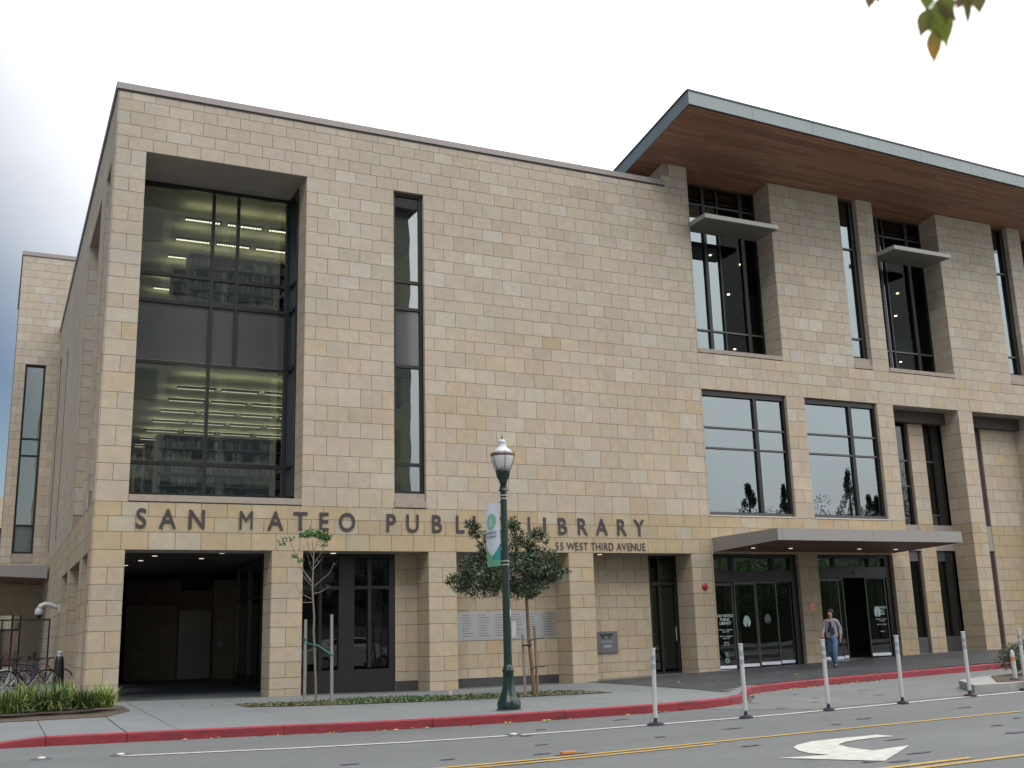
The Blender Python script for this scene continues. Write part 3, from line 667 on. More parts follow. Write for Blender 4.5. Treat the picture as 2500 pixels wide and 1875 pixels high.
m_.hexa([(EX0-.02, y0+.121, zsof(y0)+.42), (EX0+.12, y0+.121, zsof(y0)+.42), (EX0+.22, y_b, zsof(y_b)+.42), (EX0+.08, y_b, zsof(y_b)+.42), (EX0-.02, y0+.121, zsof(y0)+.475), (EX0+.12, y0+.121, zsof(y0)+.475), (EX0+.22, y_b, zsof(y_b)+.475), (EX0+.08, y_b, zsof(y_b)+.475)])
m_.build('roof_edge_trim', FASCDK, B)
# boarded wooden soffit
rnd = random.Random(12); sb = MB(); nb = 44
for k in range(nb):
    t0, t1 = k/nb, (k+1)/nb; x = EX0+.06 + rnd.uniform(-.0, .0); first = rnd.uniform(.5, 3.5); edges = [x]
    xx = x+first
    while xx < EX1-.3: edges.append(xx); xx += rnd.choice((2.4, 3.0, 3.6))
    edges.append(EX1)
    for a, b in zip(edges[:-1], edges[1:]):
        ya = lambda X, t: (ey(X)+.09) + (y_b-(ey(X)+.09))*t
        t = rnd.uniform(.78, 1.2); c = (t, t*rnd.uniform(.92, 1.05), t*rnd.uniform(.88, 1.08)); g = .004
        P = []
        for dz in (0.0, .02):
            for X, tt, s in ((a, t0, g), (b, t0, g), (b, t1, -g), (a, t1, -g)):
                Y = ya(X, tt)+s; P.append((X+(.003 if X == a else -.003), Y, zsof(Y)+.004+dz))
        sb.hexa(P, c)
sb.build('soffit_board', WOOD, B, kind='stuff')

# ---- windows
def window(x0, x1, z0, z1, y, vert, horiz, panes, fw=.07, fd=.14, hm=FRAMEL, axis='y', side=-1):
    """frame bars + panes; axis 'y': wall plane y=const; axis 'x': wall plane x=const (x0, x1 are then y values)"""
    def bar(mb, a, b, c, d, e0, e1):
        if axis == 'y': mb.box(a, b, y+e0, y+e1, c, d)
        else: mb.box(y+e0, y+e1, a, b, c, d)
    fr = MB()
    bar(fr, x0, x0+fw, z0, z1, 0, fd); bar(fr, x1-fw, x1, z0, z1, 0, fd)
    bar(fr, x0+fw, x1-fw, z1-fw, z1, .001, fd); bar(fr, x0+fw, x1-fw, z0, z0+fw, .001, fd)
    for v in vert:
        x, a, b = v[:3]; w = v[3] if len(v) > 3 else fw
        bar(fr, x-w/2, x+w/2, a, b, -.004, fd)
    w_ = fr.build('window', FRAME, B)
    for h in horiz:
        z, a, b = h[:3]; t = h[3] if len(h) > 3 else .055
        hb = MB(); bar(hb, a, b, z-t/2, z+t/2, .006, fd-.02); hb.build('transom', hm, w_)
    for (a, b, c, d, m) in panes:
        pb = MB(); pb_y = fd*.5
        if axis == 'y': pb.add([(a, y+pb_y, c), (b, y+pb_y, c), (b, y+pb_y, d), (a, y+pb_y, d)], [(0, 1, 2, 3)])
        else: pb.add([(y+pb_y, a, c), (y+pb_y, b, c), (y+pb_y, b, d), (y+pb_y, a, d)], [(0, 1, 2, 3)])
        pb.build('pane', m, w_)
    return w_
# tall corner window (reading room)
zz = [4.98, 5.80, 8.49, 10.17, 10.93, 13.42]
P_ = []
for a, b in ((2.88, 4.82), (4.90, 5.50), (5.58, 6.92)):
    for k in range(5):
        if k in (0, 1):
            if a > 5: continue
            if a > 4.85: b_ = 6.92
            else: b_ = b
            P_.append((a, b_, zz[k]+.04, zz[k+1]-.03, GL_SEE))
        else: P_.append((a, b, zz[k]+.03, zz[k+1]-.03, GL_SPAN if k == 2 else GL_SEE))
window(2.81, 6.99, 4.92, 13.54, 1.8, [(4.86, 4.98, 13.42, .08), (5.54, 8.49, 13.42, .08)], [(z, 2.88, 6.92, .09) for z in zz[1:5]], P_, fw=.10, hm=FRAME)
window(.83, 1.78, 4.92, 13.54, 6.97, [], [(z, .9, 1.75, .09) for z in zz[1:5]], [(.93, 1.7, zz[k]+.03, zz[k+1]-.03, GL_SPAN if k == 2 else GL_DARK) for k in range(5)], fw=.09, hm=FRAME, axis='x')
bx('jamb_cover', FRAME, B, 6.9, 7.05, 1.78, 1.96, 4.9, 13.54)
mb = MB(); mb.hexa([(2.81, -.02, 4.585), (6.99, -.02, 4.585), (6.99, 1.8, 4.585), (2.81, 1.8, 4.585), (2.81, -.02, 4.74), (6.99, -.02, 4.74), (6.99, 1.8, 4.93), (2.81, 1.8, 4.93)])
mb.build('sill', SILL, B); bx('sill_joint', COPDARK, B, 2.81, 6.99, .004, .3, 4.56, 4.585)
# narrow window
zn = [4.98, 5.76, 8.48, 10.13, 10.92, 13.46]
window(9.49, 10.36, 4.97, 13.54, .13, [], [(z, 9.55, 10.3, .08) for z in zn[1:5]], [(9.56, 10.29, zn[k]+.03, zn[k+1]-.03, GL_SPAN if k == 2 else GL_SEE) for k in range(5)], fw=.075, hm=FRAME)
bx('sill', SILL, B, 9.48, 10.37, -.03, .3, 4.585, 4.75); bx('sill', SILL, B, 9.485, 10.365, .05, .3, 4.752, 4.965); bx('sill_joint', COPDARK, B, 9.48, 10.37, .004, .3, 4.56, 4.584)
# paired large windows over the entrance
for x0, x1, xm in ((19.56, 22.87, 21.67), (23.62, 26.74, 25.62)):
    ps = []
    for a, b in ((x0+.08, xm-.06), (xm+.06, x1-.12)):
        for c, d in ((4.72, 6.66), (6.74, 7.31), (7.39, 8.33)): ps.append((a, b, c, d, GL_SKY))
    window(x0+.005, x1-.005, 4.6, 8.52, .12, [(xm, 4.65, 8.36, .13)], [(6.70, x0+.06, x1-.12), (7.35, x0+.06, x1-.12)], ps, fw=.08)
    bx('window_head', FRAME, B, x0, x1-.02, .10, .2, 8.36, 8.515)
    bx('sill', mat('pale_flashing', (.5, .47, .4), .5), B, x0, x1, -.02, .12, 4.56, 4.60)
    bx('sill', FRAMEL, B, x0+.02, x1-.05, .08, .14, 4.60, 4.70)
# upper deep-set windows with bay return glass
for x0, x1 in ((19.56, 22.88), (27.5, 30.58)):
    xm, xe_ = (20.73, 21.30) if x0 < 20 else (28.47, 28.72); ps = []
    for a, b in ((x0+.05, xm-.06), (xm+.06, xe_-.03)):
        for c, d in ((9.9, 10.70), (10.76, 14.15), (14.21, 15.1)): ps.append((a, b, c, d, GL_SKY))
        ps.append((a, b, 15.13, 15.78, GL_AR))
    x2 = xe_+(x1-xe_)*.62
    for a, b in ((xe_+.03, x2-.07), (x2+.07, x1-.08)):
        for c, d in ((9.9, 10.70), (10.76, 15.1), (15.13, 15.78)): ps.append((a, b, c, d, GL_AR))
    window(x0, x1, 9.85, 15.8, .82, [(xm, 9.9, 15.75, .12), (xe_, 9.9, 15.75, .05), (x2, 9.9, 15.75, .14)], [(10.73, x0+.05, x1-.05), (14.18, x0+.05, xe_), (15.115, x0+.05, x1-.05)], ps, fw=.05)
    mb = MB(); mb.hexa([(x0, -.02, 9.71), (x1, -.02, 9.71), (x1, .95, 9.71), (x0, .95, 9.71), (x0, -.02, 9.84), (x1, -.02, 9.84), (x1, .95, 9.87), (x0, .95, 9.87)])
    mb.build('sill', SILL, B); bx('sill_joint', COPDARK, B, x0, x1, .004, .3, 9.69, 9.709)
    xe = x1-.42
    s1 = MB(); s1.box(x0-.02, (x0+xe)/2-.003, -.85, .35, 13.90, 14.04); s1.build('sunshade', SHADE, B); bx('underside_painted_shade', mat('underside_shade_tone', (.13, .13, .115), .6), B, x0, xe-.04, -.82, .33, 13.885, 13.898)  # thin panel coloured dark to stand in for the shade under the sunshade
    s1 = MB(); s1.box((x0+xe)/2+.003, xe, -.85, .35, 13.90, 14.04); s1.build('sunshade', SHADE, B)
# slit windows of the upper floor
for x0, x1 in ((25.93, 26.75), (33.46, 34.3)):
    window(x0, x1, 10.1, 15.9, .2, [], [(z, x0+.05, x1-.1) for z in (10.82, 14.1)], [(x0+.05, x1-.16, 10.2, 10.79, GL_SKY), (x0+.05, x1-.16, 10.86, 14.07, GL_SKY), (x0+.05, x1-.16, 14.14, 14.95, GL_SKY), (x0+.05, x1-.16, 14.98, 15.85, GL_DARK)], fw=.05)
    bx('jamb_cover', FRAME, B, x1-.17, x1-.04, .19, .26, 10.15, 15.9)
    bx('sill', SILL, B, x0, x1, -.02, .35, 9.71, 9.86); bx('sill', SILL, B, x0+.005, x1-.005, .06, .35, 9.862, 10.09)
window(35.0, 36, 9.8, 15.9, .8, [(35.5, 9.9, 15.8)], [(11.4, 35, 36)], [(35.05, 35.95, 9.9, 15.8, GL_DARK)], fw=.06)
# tall recess beside the entrance: glass slits either side of the inner pier
window(27.47, 28.9, .15, 8.3, .95, [(28.25, .2, 8.2, .35)], [(3.55, 27.5, 28.9, .5), (5.9, 27.5, 28.9), (6.8, 27.5, 28.9)], [(27.5, 28.85, .4, 3.3, GL_DARK), (27.5, 28.07, 3.8, 5.87, GL_SKY), (27.5, 28.07, 5.93, 6.77, GL_SKY), (27.5, 28.07, 6.83, 7.5, GL_SKY), (28.43, 28.85, 3.8, 8.2, GL_DARK)], fw=.06)
window(29.64, 30.5, .15, 8.3, .95, [(30.25, .2, 8.2, .3)], [(3.55, 29.6, 30.5, .5), (4.9, 29.6, 30.5), (6.8, 29.6, 30.5)], [(29.68, 30.1, 3.85, 4.87, GL_SEE), (29.68, 30.1, 4.93, 6.77, GL_DARK), (29.68, 30.1, 6.83, 8.2, GL_DARK), (29.68, 30.1, .5, 3.3, GL_DARK)], fw=.06)
bx('plinth', FRAMEL, B, 27.5, 30.5, .93, 1.0, zf(28)-.1, .75)
bx('jamb_cover', mat('dark_brown_metal', (.035, .025, .028), .5), B, 31.24, 32.44, .93, 1.1, -.3, 8.3)
# inner pier and back wall backing for recesses
for q in ((28.92, 29.62, .871, 1.15, -.3, 8.5), (32.46, 34.32, .871, 1.3, -.3, 8.5), (9.78, 10.42, .871, 1.1, -.3, 3.6), (11.22, 14.65, .871, 1.1, -.3, 3.6), (15.43, 17.8, .871, 1.1, -.3, 3.6),
          (4.6, 6.45, 15.981, 16.3, -.3, 2.66), (7.75, 8.6, 15.981, 16.3, -.3, 3.62), (4.6, 8.6, 16.301, 16.5, -.3, 3.62)): bx('wall_backing', MORTAR, B, *q)
bx('plinth', mat('dark_plinth', (.05, .05, .052), .6), B, 9.79, 10.40, .83, .87, -.3, .12)
bx('plinth', mat('dark_plinth2', (.05, .05, .052), .6), B, 11.24, 14.62, .83, .87, -.3, .09)

# tower bits
mb = MB(); mb.box(.22, 2.9, TY-.05, TY+.4, 18.62, 18.80); mb.box(.22, .6, TY+.4, TY+9, 18.62, 18.80); mb.build('coping', COPING, B)
backing('tower_wall_backing', .262, 9, 2.6, 18.62, TH, lambda u, v, d: (u, TY+d, v), .021, .5)
bx('tower_wall_backing', MORTAR, B, .27, .7, TY+.5, TY+9, -.5, 18.6); 
mb = MB(); mb.box(1.31, 6, TY+.021, TY+.4, -.5, 2.6); mb.box(-.6, .34, TY+.021, TY+.4, -.5, 3.4); mb.build('tower_wall_backing', MORTAR, B)
window(.71, 1.53, 5.2, 13.54, TY+.12, [], [(z, .76, 1.5, .08) for z in (6.4, 9.45, 10.2)], [(.78, 1.46, a, b, m) for a, b, m in ((5.3, 6.36, GL_SPAN), (6.44, 9.41, GL_SEE), (9.49, 10.16, GL_SEE), (10.24, 13.46, GL_SEE))], fw=.08, hm=FRAME)
bx('sill', SILL, B, .71, 1.54, TY-.03, TY+.12, 4.8, 4.98); bx('sill', SILL, B, .715, 1.535, TY+.06, TY+.3, 4.982, 5.19)
bx('interior_wall', WALLP, B, .5, 2.5, TY+2.5, TY+2.6, 4.6, 14)
window(.36, 1.29, 0.05, 3.0, TY+.1, [(.95, .1, 2.9)], [(2.0, .4, 1.25)], [(.43, .9, 2.04, 2.92, GL_SEE), (.43, .9, .15, 1.96, GL_DARK), (1.0, 1.22, .15, 2.9, GL_DARK)], fw=.07, hm=FRAME)
mb = MB(); mb.hexa([(-3, 19.6, 4.12), (1.98, 19.6, 3.88), (1.98, TY, 3.88), (-3, TY, 4.12), (-3, 19.6, 4.42), (1.98, 19.6, 4.38), (1.98, TY, 4.38), (-3, TY, 4.42)])
mb.build('side_canopy', CANOPY, B)
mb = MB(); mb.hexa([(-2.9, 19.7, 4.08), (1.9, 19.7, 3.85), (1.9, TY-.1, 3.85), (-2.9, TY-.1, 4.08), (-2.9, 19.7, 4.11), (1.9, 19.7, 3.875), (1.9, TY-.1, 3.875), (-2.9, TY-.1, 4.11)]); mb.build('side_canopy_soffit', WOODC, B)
# side-face windows
window(.83, 1.76, 4.62, 13.48, 2.52, [], [(z, .9, 1.7, .09) for z in zz[1:5]], [(.9, 1.7, 4.7, 13.4, GL_SEE)], axis='x', hm=FRAME)
window(3.47, 7.63, 4.62, 13.48, 2.86, [(5.5, 4.7, 13.4)], [(z, 3.5, 7.6, .09) for z in zz[1:5]], [(3.55, 5.45, 4.7, 13.4, GL_SEE), (5.55, 7.55, 4.7, 13.4, GL_SEE)], axis='x', hm=FRAME)
window(16.31, 17.19, 5.06, 12.39, 2.09, [], [], [(16.4, 17.1, 5.15, 12.3, GL_DARK)], axis='x'); window(21.51, 22.69, 5.06, 13.39, 2.09, [], [], [(21.6, 22.6, 5.15, 13.3, GL_DARK)], axis='x')

# ground-floor storefront and doors
# bay 2 storefront
window(7.07, 9.78, -.1, 3.4, .87, [(8.45, 0, 3.35, .42), (9.72, 0, 3.35, .2), (7.75, 0, 3.35, .07), (9.08, .5, 3.35, .09)], [(2.55, 7.1, 9.7, .09)],
       [(7.14, 7.71, .5, 2.5, GL_DARK), (7.79, 8.22, .5, 2.5, GL_DARK), (8.68, 9.02, .5, 2.5, GL_DARK), (9.14, 9.6, .5, 2.5, GL_DARK), (7.14, 8.22, 2.6, 3.3, GL_DARK), (8.68, 9.6, 2.6, 3.3, GL_DARK)], fw=.08, hm=FRAME)
bx('plinth', FRAME, B, 7.07, 9.78, .86, .95, -.2, .46)
bx('interior_blind', mat('green_grey_panel', (.13, .145, .12), .7), B, 9.22, 9.58, 1.3, 1.34, .5, 2.5)
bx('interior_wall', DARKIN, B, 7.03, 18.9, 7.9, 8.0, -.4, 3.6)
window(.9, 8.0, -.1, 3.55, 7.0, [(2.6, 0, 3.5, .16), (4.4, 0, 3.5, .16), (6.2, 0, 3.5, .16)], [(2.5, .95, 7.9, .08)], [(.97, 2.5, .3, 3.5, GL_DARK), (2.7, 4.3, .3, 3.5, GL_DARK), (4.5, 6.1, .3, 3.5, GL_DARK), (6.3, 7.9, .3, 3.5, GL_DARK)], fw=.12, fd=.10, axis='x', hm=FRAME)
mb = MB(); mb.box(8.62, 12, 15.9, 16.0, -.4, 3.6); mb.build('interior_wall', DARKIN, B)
# bay 4 door
window(17.82, 18.76, -.02, 3.4, .87, [(18.16, 0, 3.35, .07)], [(2.6, 17.9, 18.7, .12)], [(17.9, 18.12, .1, 2.5, GL_DARK), (18.22, 18.7, .1, 2.5, GL_DARK), (18.2, 18.7, 2.7, 3.3, GL_DARK)], fw=.05, hm=FRAME)
MB().tube([(18.62, .80, .92), (18.62, .80, 1.32)], .015).build('door_handle', STEEL, B)
bx('interior_blind', mat('grey_panel', (.11, .11, .10), .8), B, 18.25, 18.7, 1.5, 1.55, .1, 3.1)
# entrance doors
def entrance(x0, x1, dx, nx):
    zb = zf(x0)
    fr = MB(); y = .15
    fr.box(x0, x0+.08, y, y+.2, zb-.1, 3.42); fr.box(x1-.22, x1, y, y+.2, zb-.1, 3.42); fr.box(x0+.08, x1-.22, y+.001, y+.2, 3.33, 3.42)
    fr.box(x0+.08, x1-.22, y-.03, y+.2, zb+2.58, zb+2.92)
    for x in nx: fr.box(x-.04, x+.04, y, y+.2, zb+2.92, 3.33)
    w = fr.build('entrance_doorway', FRAME, B)
    e = sorted([x0+.08]+list(nx)+[x1-.22])
    for a, b in zip(e[:-1], e[1:]): MB().add([(a+.03, y+.1, zb+2.93), (b-.03, y+.1, zb+2.93), (b-.03, y+.1, 3.32), (a+.03, y+.1, 3.32)], [(0,1,2,3)]).build('pane', GL_SEE, w)
    return w, zb
W1_, zb1 = entrance(19.56, 22.8, 0, (20.37, 21.92))
W2_, zb2 = entrance(23.57, 26.72, 0, (24.38, 25.86))
def door(par, a, b, zb, y, g=GL_DARK):
    d = MB(); d.box(a, a+.035, y, y+.04, zb+.03, zb+2.55); d.box(b-.035, b, y, y+.04, zb+.03, zb+2.55); d.box(a+.035, b-.035, y, y+.04, zb+2.47, zb+2.55); dd = d.build('door_leaf', FRAMEL, B)
    bx('door_rail', KICK, dd, a+.035, b-.035, y-.002, y+.04, zb+.04, zb+.13)
    MB().add([(a+.03, y+.02, zb+.13), (b-.03, y+.02, zb+.13), (b-.03, y+.02, zb+2.48), (a+.03, y+.02, zb+2.48)], [(0,1,2,3)]).build('pane', g, dd)
    return dd
door(W1_, 19.66, 20.33, .02, .20); door(W1_, 20.36, 21.15, .05, .16); door(W1_, 21.17, 21.96, .08, .16); door(W1_, 21.98, 22.56, .10, .22)
door(W2_, 23.70, 24.5, .14, .20); door(W2_, 24.28, 24.75, .16, .26); door(W2_, 25.6, 26.45, .2, .18)
bx('threshold', KICK, B, 19.62, 22.7, .09, .14, .02, .03); bx('threshold', KICK, B, 23.6, 26.6, .09, .14, .15, .16)
bx('motion_sensor', BLACKR, B, 25.05, 25.15, .10, .13, zb2+2.7, zb2+2.78)
ent = lambda x0, z0, y=.15: (lambda u, v, w: (x0+u, y-w, z0+v))
for s, z, h in (('SAN MATEO', 1.56, .085), ('PUBLIC', 1.45, .085), ('LIBRARY', 1.34, .085), ('MONDAY - THURSDAY', 1.17, .036), ('10AM - 9PM', 1.11, .036), ('FRIDAY & SATURDAY', .98, .036), ('10AM - 5PM', .92, .036), ('SUNDAY', .80, .036), ('1PM - 5PM', .74, .036)):
    tx = MB(); text_mb(tx, s, ent(19.98, z, .197), h, xs=.95, depth=.003, weight=.02); tx.build('door_text', DECAL, B)
n = 20; tx = MB()
tx.add([(19.97+.075*math.cos(2*math.pi*k/n), .196, .30+.075*math.sin(2*math.pi*k/n)) for k in range(n)]+[(19.97+.058*math.cos(2*math.pi*k/n), .196, .30+.058*math.sin(2*math.pi*k/n)) for k in range(n)], [(k, (k+1) % n, n+(k+1) % n, n+k) for k in range(n)])
tx.add([(19.91, .196, .345), (19.92, .196, .355), (20.03, .196, .255), (20.02, .196, .245)], [(0,1,2,3)])
tx.build('no_smoking_mark', DECAL, B); tx = MB()
tx.box(19.91, 20.03, .195, .197, .42, .425); tx.box(19.91, 20.03, .195, .197, .54, .545); tx.box(19.905, 19.91, .195, .197, .42, .545); tx.box(20.03, 20.035, .195, .197, .42, .545); tx.box(19.95, 19.98, .195, .197, .45, .52)
tx.build('access_mark', DECAL, B)
for s, z, h in (('SAN MATEO', 1.72, .075), ('PUBLIC', 1.62, .075), ('LIBRARY', 1.52, .075), ('MONDAY - THURSDAY', 1.37, .035), ('10AM - 9PM', 1.31, .035), ('FRIDAY & SATURDAY', 1.2, .035), ('SUNDAY', .98, .035)):
    tx = MB(); text_mb(tx, s, ent(26.14, z, .176), h, xs=.9, depth=.003, weight=.02); tx.build('door_text', DECAL, B)
def leaf_logo(x, z, r, y, m, par):
    mb = MB(); n = 28
    mb.add([(x, y, z-r*.1)]+[(x+r*.8*math.cos(2*math.pi*k/n)*(1-.15*math.sin(2*math.pi*k/n)), y, z+r*math.sin(2*math.pi*k/n)) for k in range(n)], [(0, 1+k, 1+(k+1) % n) for k in range(n) if not (k in (20, 21) )])
    return mb.build('leaf_emblem', m, par)
leaf_logo(20.76, 1.42, .17, .157, DECAL, B); leaf_logo(26.0, 1.62, .17, .176, DECAL, B); leaf_logo(21.55, 1.48, .15, .157, mat('decal_dim', (.12, .17, .16), .6), B)

for x_ in (20.9, 22.0, 24.9, 26.2): bx('interior_column', mat('hall_column', (.30, .29, .24), .8), B, x_, x_+.35, 2.6, 2.9, 0, 3.5)
bx('interior_floor', GREYIN, B, 19.3, 27.4, .4, 9, .02, .2)
# passage door, vent, downlights
bx('service_door', STEEL, B, 6.50, 7.68, 15.9, 15.96, -.06, 2.46)
bx('vent', DARKIN, B, 6.55, 7.66, 15.9, 15.98, 3.2, 3.58)
bx('door_frame', FRAMEL, B, 6.44, 6.5, 15.88, 15.98, -.1, 2.52); bx('door_frame', FRAMEL, B, 7.68, 7.75, 15.88, 15.98, -.1, 2.52)
bx('sign_plate', WPLAST, B, 8.0, 8.14, 15.93, 15.955, 1.75, 2.0); bx('sign_plate', WPLAST, B, 7.98, 8.16, 15.93, 15.955, 1.05, 1.28)
for x, y in [(4.25, 2.2), (4.0, 4.1), (3.85, 5.9), (3.65, 7.9), (3.45, 9.7), (5.6, 3.0), (5.4, 5.0), (8.0, .60), (15.9, .45), (12.3, .5)]:
    z = 3.598 if y > .87 else 3.423
    MB().lathe([(.07, 0), (.07, .012)], (x, y, z-.012), 14).build('downlight', DOWNL, B)
# donor wall panel and its caption
bx('donor_panel', PANELM, B, 11.56, 13.0, .845, .865, 1.10, 1.84); bx('donor_panel', PANELM, B, 13.006, 14.61, .845, .865, 1.10, 1.84)
dt = MB(); dr = random.Random(3)
for c in range(6):
    for k in range(9):
        x = 11.7+c*.5; z = 1.77-k*.07; dt.box(x, x+dr.uniform(.18, .34), .8435, .845, z, z+.012)
dt.build('engraved_lines', FRAMEL, B)
tx = MB(); text_mb(tx, 'FUND FOR THE LIBRARY', lambda u, v, w: (12.9+u, .865-w, 1.93+v), .11, xs=1.0, depth=.01, spacing=1.4); tx.build('wall_lettering', LTXT, B)
# return box
mb = MB(); mb.box(15.88, 16.58, .80, .848, .64, 1.24)
rb = mb.build('book_return', mat('return_grey', (.12, .125, .125), .5), B)
bx('slot', BLACKR, rb, 15.99, 16.42, .795, .80, 1.12, 1.17); bx('slot', BLACKR, rb, 16.05, 16.11, .795, .80, 1.04, 1.11); bx('slot', BLACKR, rb, 16.28, 16.34, .795, .80, 1.04, 1.11)
tx = MB(); text_mb(tx, 'RETURNS', lambda u, v, w: (16.2+u, .799-w, .92+v), .07, xs=.85, depth=.004); tx.box(16.1, 16.36, .797, .80, .79, .85); tx.build('label_text', GREYTAPE, rb)
# fire bell
fb = MB(); fb.lathe([(.10, 0), (.10, .03), (.06, .07), (.001, .08)], (0, 0, 0), 18)
o = fb.build('fire_bell', REDP, B); o.matrix_parent_inverse = Matrix.Identity(4); o.rotation_euler = (math.radians(90), 0, 0); o.location = Vector((19.18, -.002, 2.46))-B.location
# canopy
cx0, cx1, cyf = 19.58, 26.6, -3.05
edges = [cx0, cx0+.16, 23.05, 26.44, cx1]
for a, b in zip(edges[:-1], edges[1:]): bx('canopy_fascia', CANOPY, B, a+.003, b-.003, cyf, cyf+.03, 3.575, 3.905)
mb = MB(); mb.hexa([(cx0, cyf+.031, 3.575), (cx0+.03, cyf+.031, 3.575), (cx0+.03, -.01, 3.48), (cx0, -.01, 3.48), (cx0, cyf+.031, 3.905), (cx0+.03, cyf+.031, 3.905), (cx0+.03, -.01, 3.905), (cx0, -.01, 3.905)]); mb.build('canopy_fascia', CANOPY, B)
mb = MB(); mb.hexa([(cx1-.03, cyf+.031, 3.575), (cx1, cyf+.031, 3.575), (cx1+.12, -.01, 3.48), (cx1+.09, -.01, 3.48), (cx1-.03, cyf+.031, 3.905), (cx1, cyf+.031, 3.905), (cx1+.12, -.01, 3.905), (cx1+.09, -.01, 3.905)]); mb.build('canopy_fascia', CANOPY, B)
mb = MB(); mb.hexa([(cx0+.03, cyf+.03, 3.62), (cx1-.03, cyf+.03, 3.62), (cx1+.09, -.01, 3.53), (cx0+.03, -.01, 3.53), (cx0+.03, cyf+.03, 3.89), (cx1-.03, cyf+.03, 3.89), (cx1+.09, -.01, 3.89), (cx0+.03, -.01, 3.89)]); mb.build('canopy_deck', CANOPY, B)
sb = MB()
for k in range(24):
    y0 = cyf+.04+k*.125; y1 = y0+.119; zA = 3.60-(y0-cyf)*.033; zB = 3.60-(y1-cyf)*.033
    xx = cx0+.035
    while xx < cx1-.05:
        x2 = min(xx+rnd.choice((1.8, 2.4, 3.0)), cx1-.035); t = rnd.uniform(.75, 1.2)
        sb.hexa([(xx, y0, zA), (x2-.003, y0, zA), (x2-.003, y1, zB), (xx, y1, zB), (xx, y0, zA+.015), (x2-.003, y0, zA+.015), (x2-.003, y1, zB+.015), (xx, y1, zB+.015)], (t, t, t)); xx = x2
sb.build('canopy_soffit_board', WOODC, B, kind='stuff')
for x in (20.3, 21.7, 24.4, 25.9): MB().lathe([(.06, 0), (.06, .012)], (x, -1.0, 3.515), 14).build('downlight', DOWNL, B)
bx('notice', PINK, B, 23.13, 23.30, -.004, -.001, 1.72, 1.93); bx('notice_bar', SMUDGE, B, 23.16, 23.27, -.006, -.004, 1.79, 1.81)

# interior lamps seen through the reading-room glass
def strip(x0, x1, y, z):
    o = bx('ceiling_lamp', SHELFM, B, x0-.02, x1+.02, y-.08, y+.08, z+.002, z+.07)
    mb = MB(); n = int((x1-x0)/.075)
    for k in range(n):
        a = x0+k*(x1-x0)/n; mb.box(a, a+(x1-x0)/n*.55, y-.05, y+.05, z-.004, z)
    mb.build('lamp_louvre', LAMPE if z > 10 else LAMPL, o)
    bx('added_uplight', UPL, o, x0, x1, y-.05, y+.05, z+.071, z+.078)  # glowing top face added to brighten the ceiling above the lamp
for y in (2.93, 4.62, 6.24, 7.9, 9.58, 11.2):
    for k in range(5):
        x0 = 4.27+k*1.19 if y != 6.24 else 4.27+k*1.19
        strip(x0, x0+.98, y, 13.0)
for y in (2.75, 4.37, 5.99, 7.64, 9.28, 10.87, 12.4):
    for k in range(5): strip(4.23+k*1.19, 4.23+k*1.19+.98, y, 8.02)
for k, (x, y, z) in enumerate([(22.0, 2.3, 14.0), (24.0, 3.2, 14.2), (23.2, 3.0, 12.9), (24.6, 4.4, 13.0), (31.0, 2.6, 13.7), (31.4, 3.2, 13.0), (31.6, 3.4, 11.2), (23.6, 3.4, 11.0)]):
    MB().lathe([(.05, .12), (.16, 0), (.14, 0), (.03, .1)], (x, y, z), 12).build('pendant_lamp', BRASS, B); MB().lathe([(.045, 0), (.045, .03)], (x, y, z), 10).build('pendant_bulb', ROOML, B)
bx('display_board', mat('mint_board', (.22, .30, .22), .7), B, 31.4, 32.6, 3.6, 3.65, 10.6, 12.2); bx('interior_column', mat('pale_column', (.14, .145, .125), .8), B, 24.2, 24.8, 3.6, 4.1, 9.6, 13.2)

# ------------------------------------------------------------------ bookcases
def bookcase(x0, x1, y, z0, h, label, seed, shelves=6):
    t = thing('bookcase', ((x0+x1)/2, y, z0), label, 'bookcase', 'bookcases behind the tall corner window')
    r = random.Random(seed)
    for x in (x0,): bx('side_panel', SHELFW, t, x-.03, x+.0, y-.02, y+.55, z0, z0+h+.05)
    bx('side_panel', SHELFM, t, x1, x1+.03, y-.02, y+.55, z0, z0+h+.05)
    bx('back_panel', DARKIN, t, x0, x1, y+.28, y+.30, z0, z0+h)
    for k in range(shelves+1): bx('shelf', SHELFM, t, x0, x1, y, y+.27, z0+k*h/shelves, z0+k*h/shelves+.03)
    bk = MB()
    cols = [(.42,.42,.38),(.30,.32,.28),(.16,.17,.16),(.50,.50,.46),(.10,.12,.14),(.24,.16,.12),(.35,.38,.33),(.14,.2,.22),(.40,.34,.2)]
    for k in range(shelves):
        x = x0+.02; zb = z0+k*h/shelves+.03
        while x < x1-.05:
            if r.random() < .045: x += r.uniform(.1, .35); continue
            w = r.uniform(.02, .05); hh = r.uniform(.17, .27); c = r.choice(cols); bk.box(x, x+w-.003, y+.01+r.uniform(0, .03), y+.22, zb, zb+hh, c); x += w
    bk.build('book', BOOKM, t, kind='stuff')
bookcase(3.88, 9.4, 3.5, 4.74, 2.1, 'nearest lower-floor bookcase of packed grey shelves behind the tall corner window', 1)
bookcase(3.75, 9.4, 5.1, 4.74, 2.1, 'second lower-floor bookcase from the glass, its maple end showing left of the nearest', 2)
bookcase(3.68, 9.4, 6.8, 4.74, 2.1, 'furthest lower-floor bookcase, only its orange-brown end visible by the window edge', 3)
bookcase(4.52, 9.4, 3.5, 10.1, 2.1, 'nearest upper-floor bookcase behind the small top panes of the corner window', 4)
bookcase(4.30, 9.4, 5.1, 10.1, 2.1, 'second upper-floor bookcase, its maple end just left of the nearest one', 5)

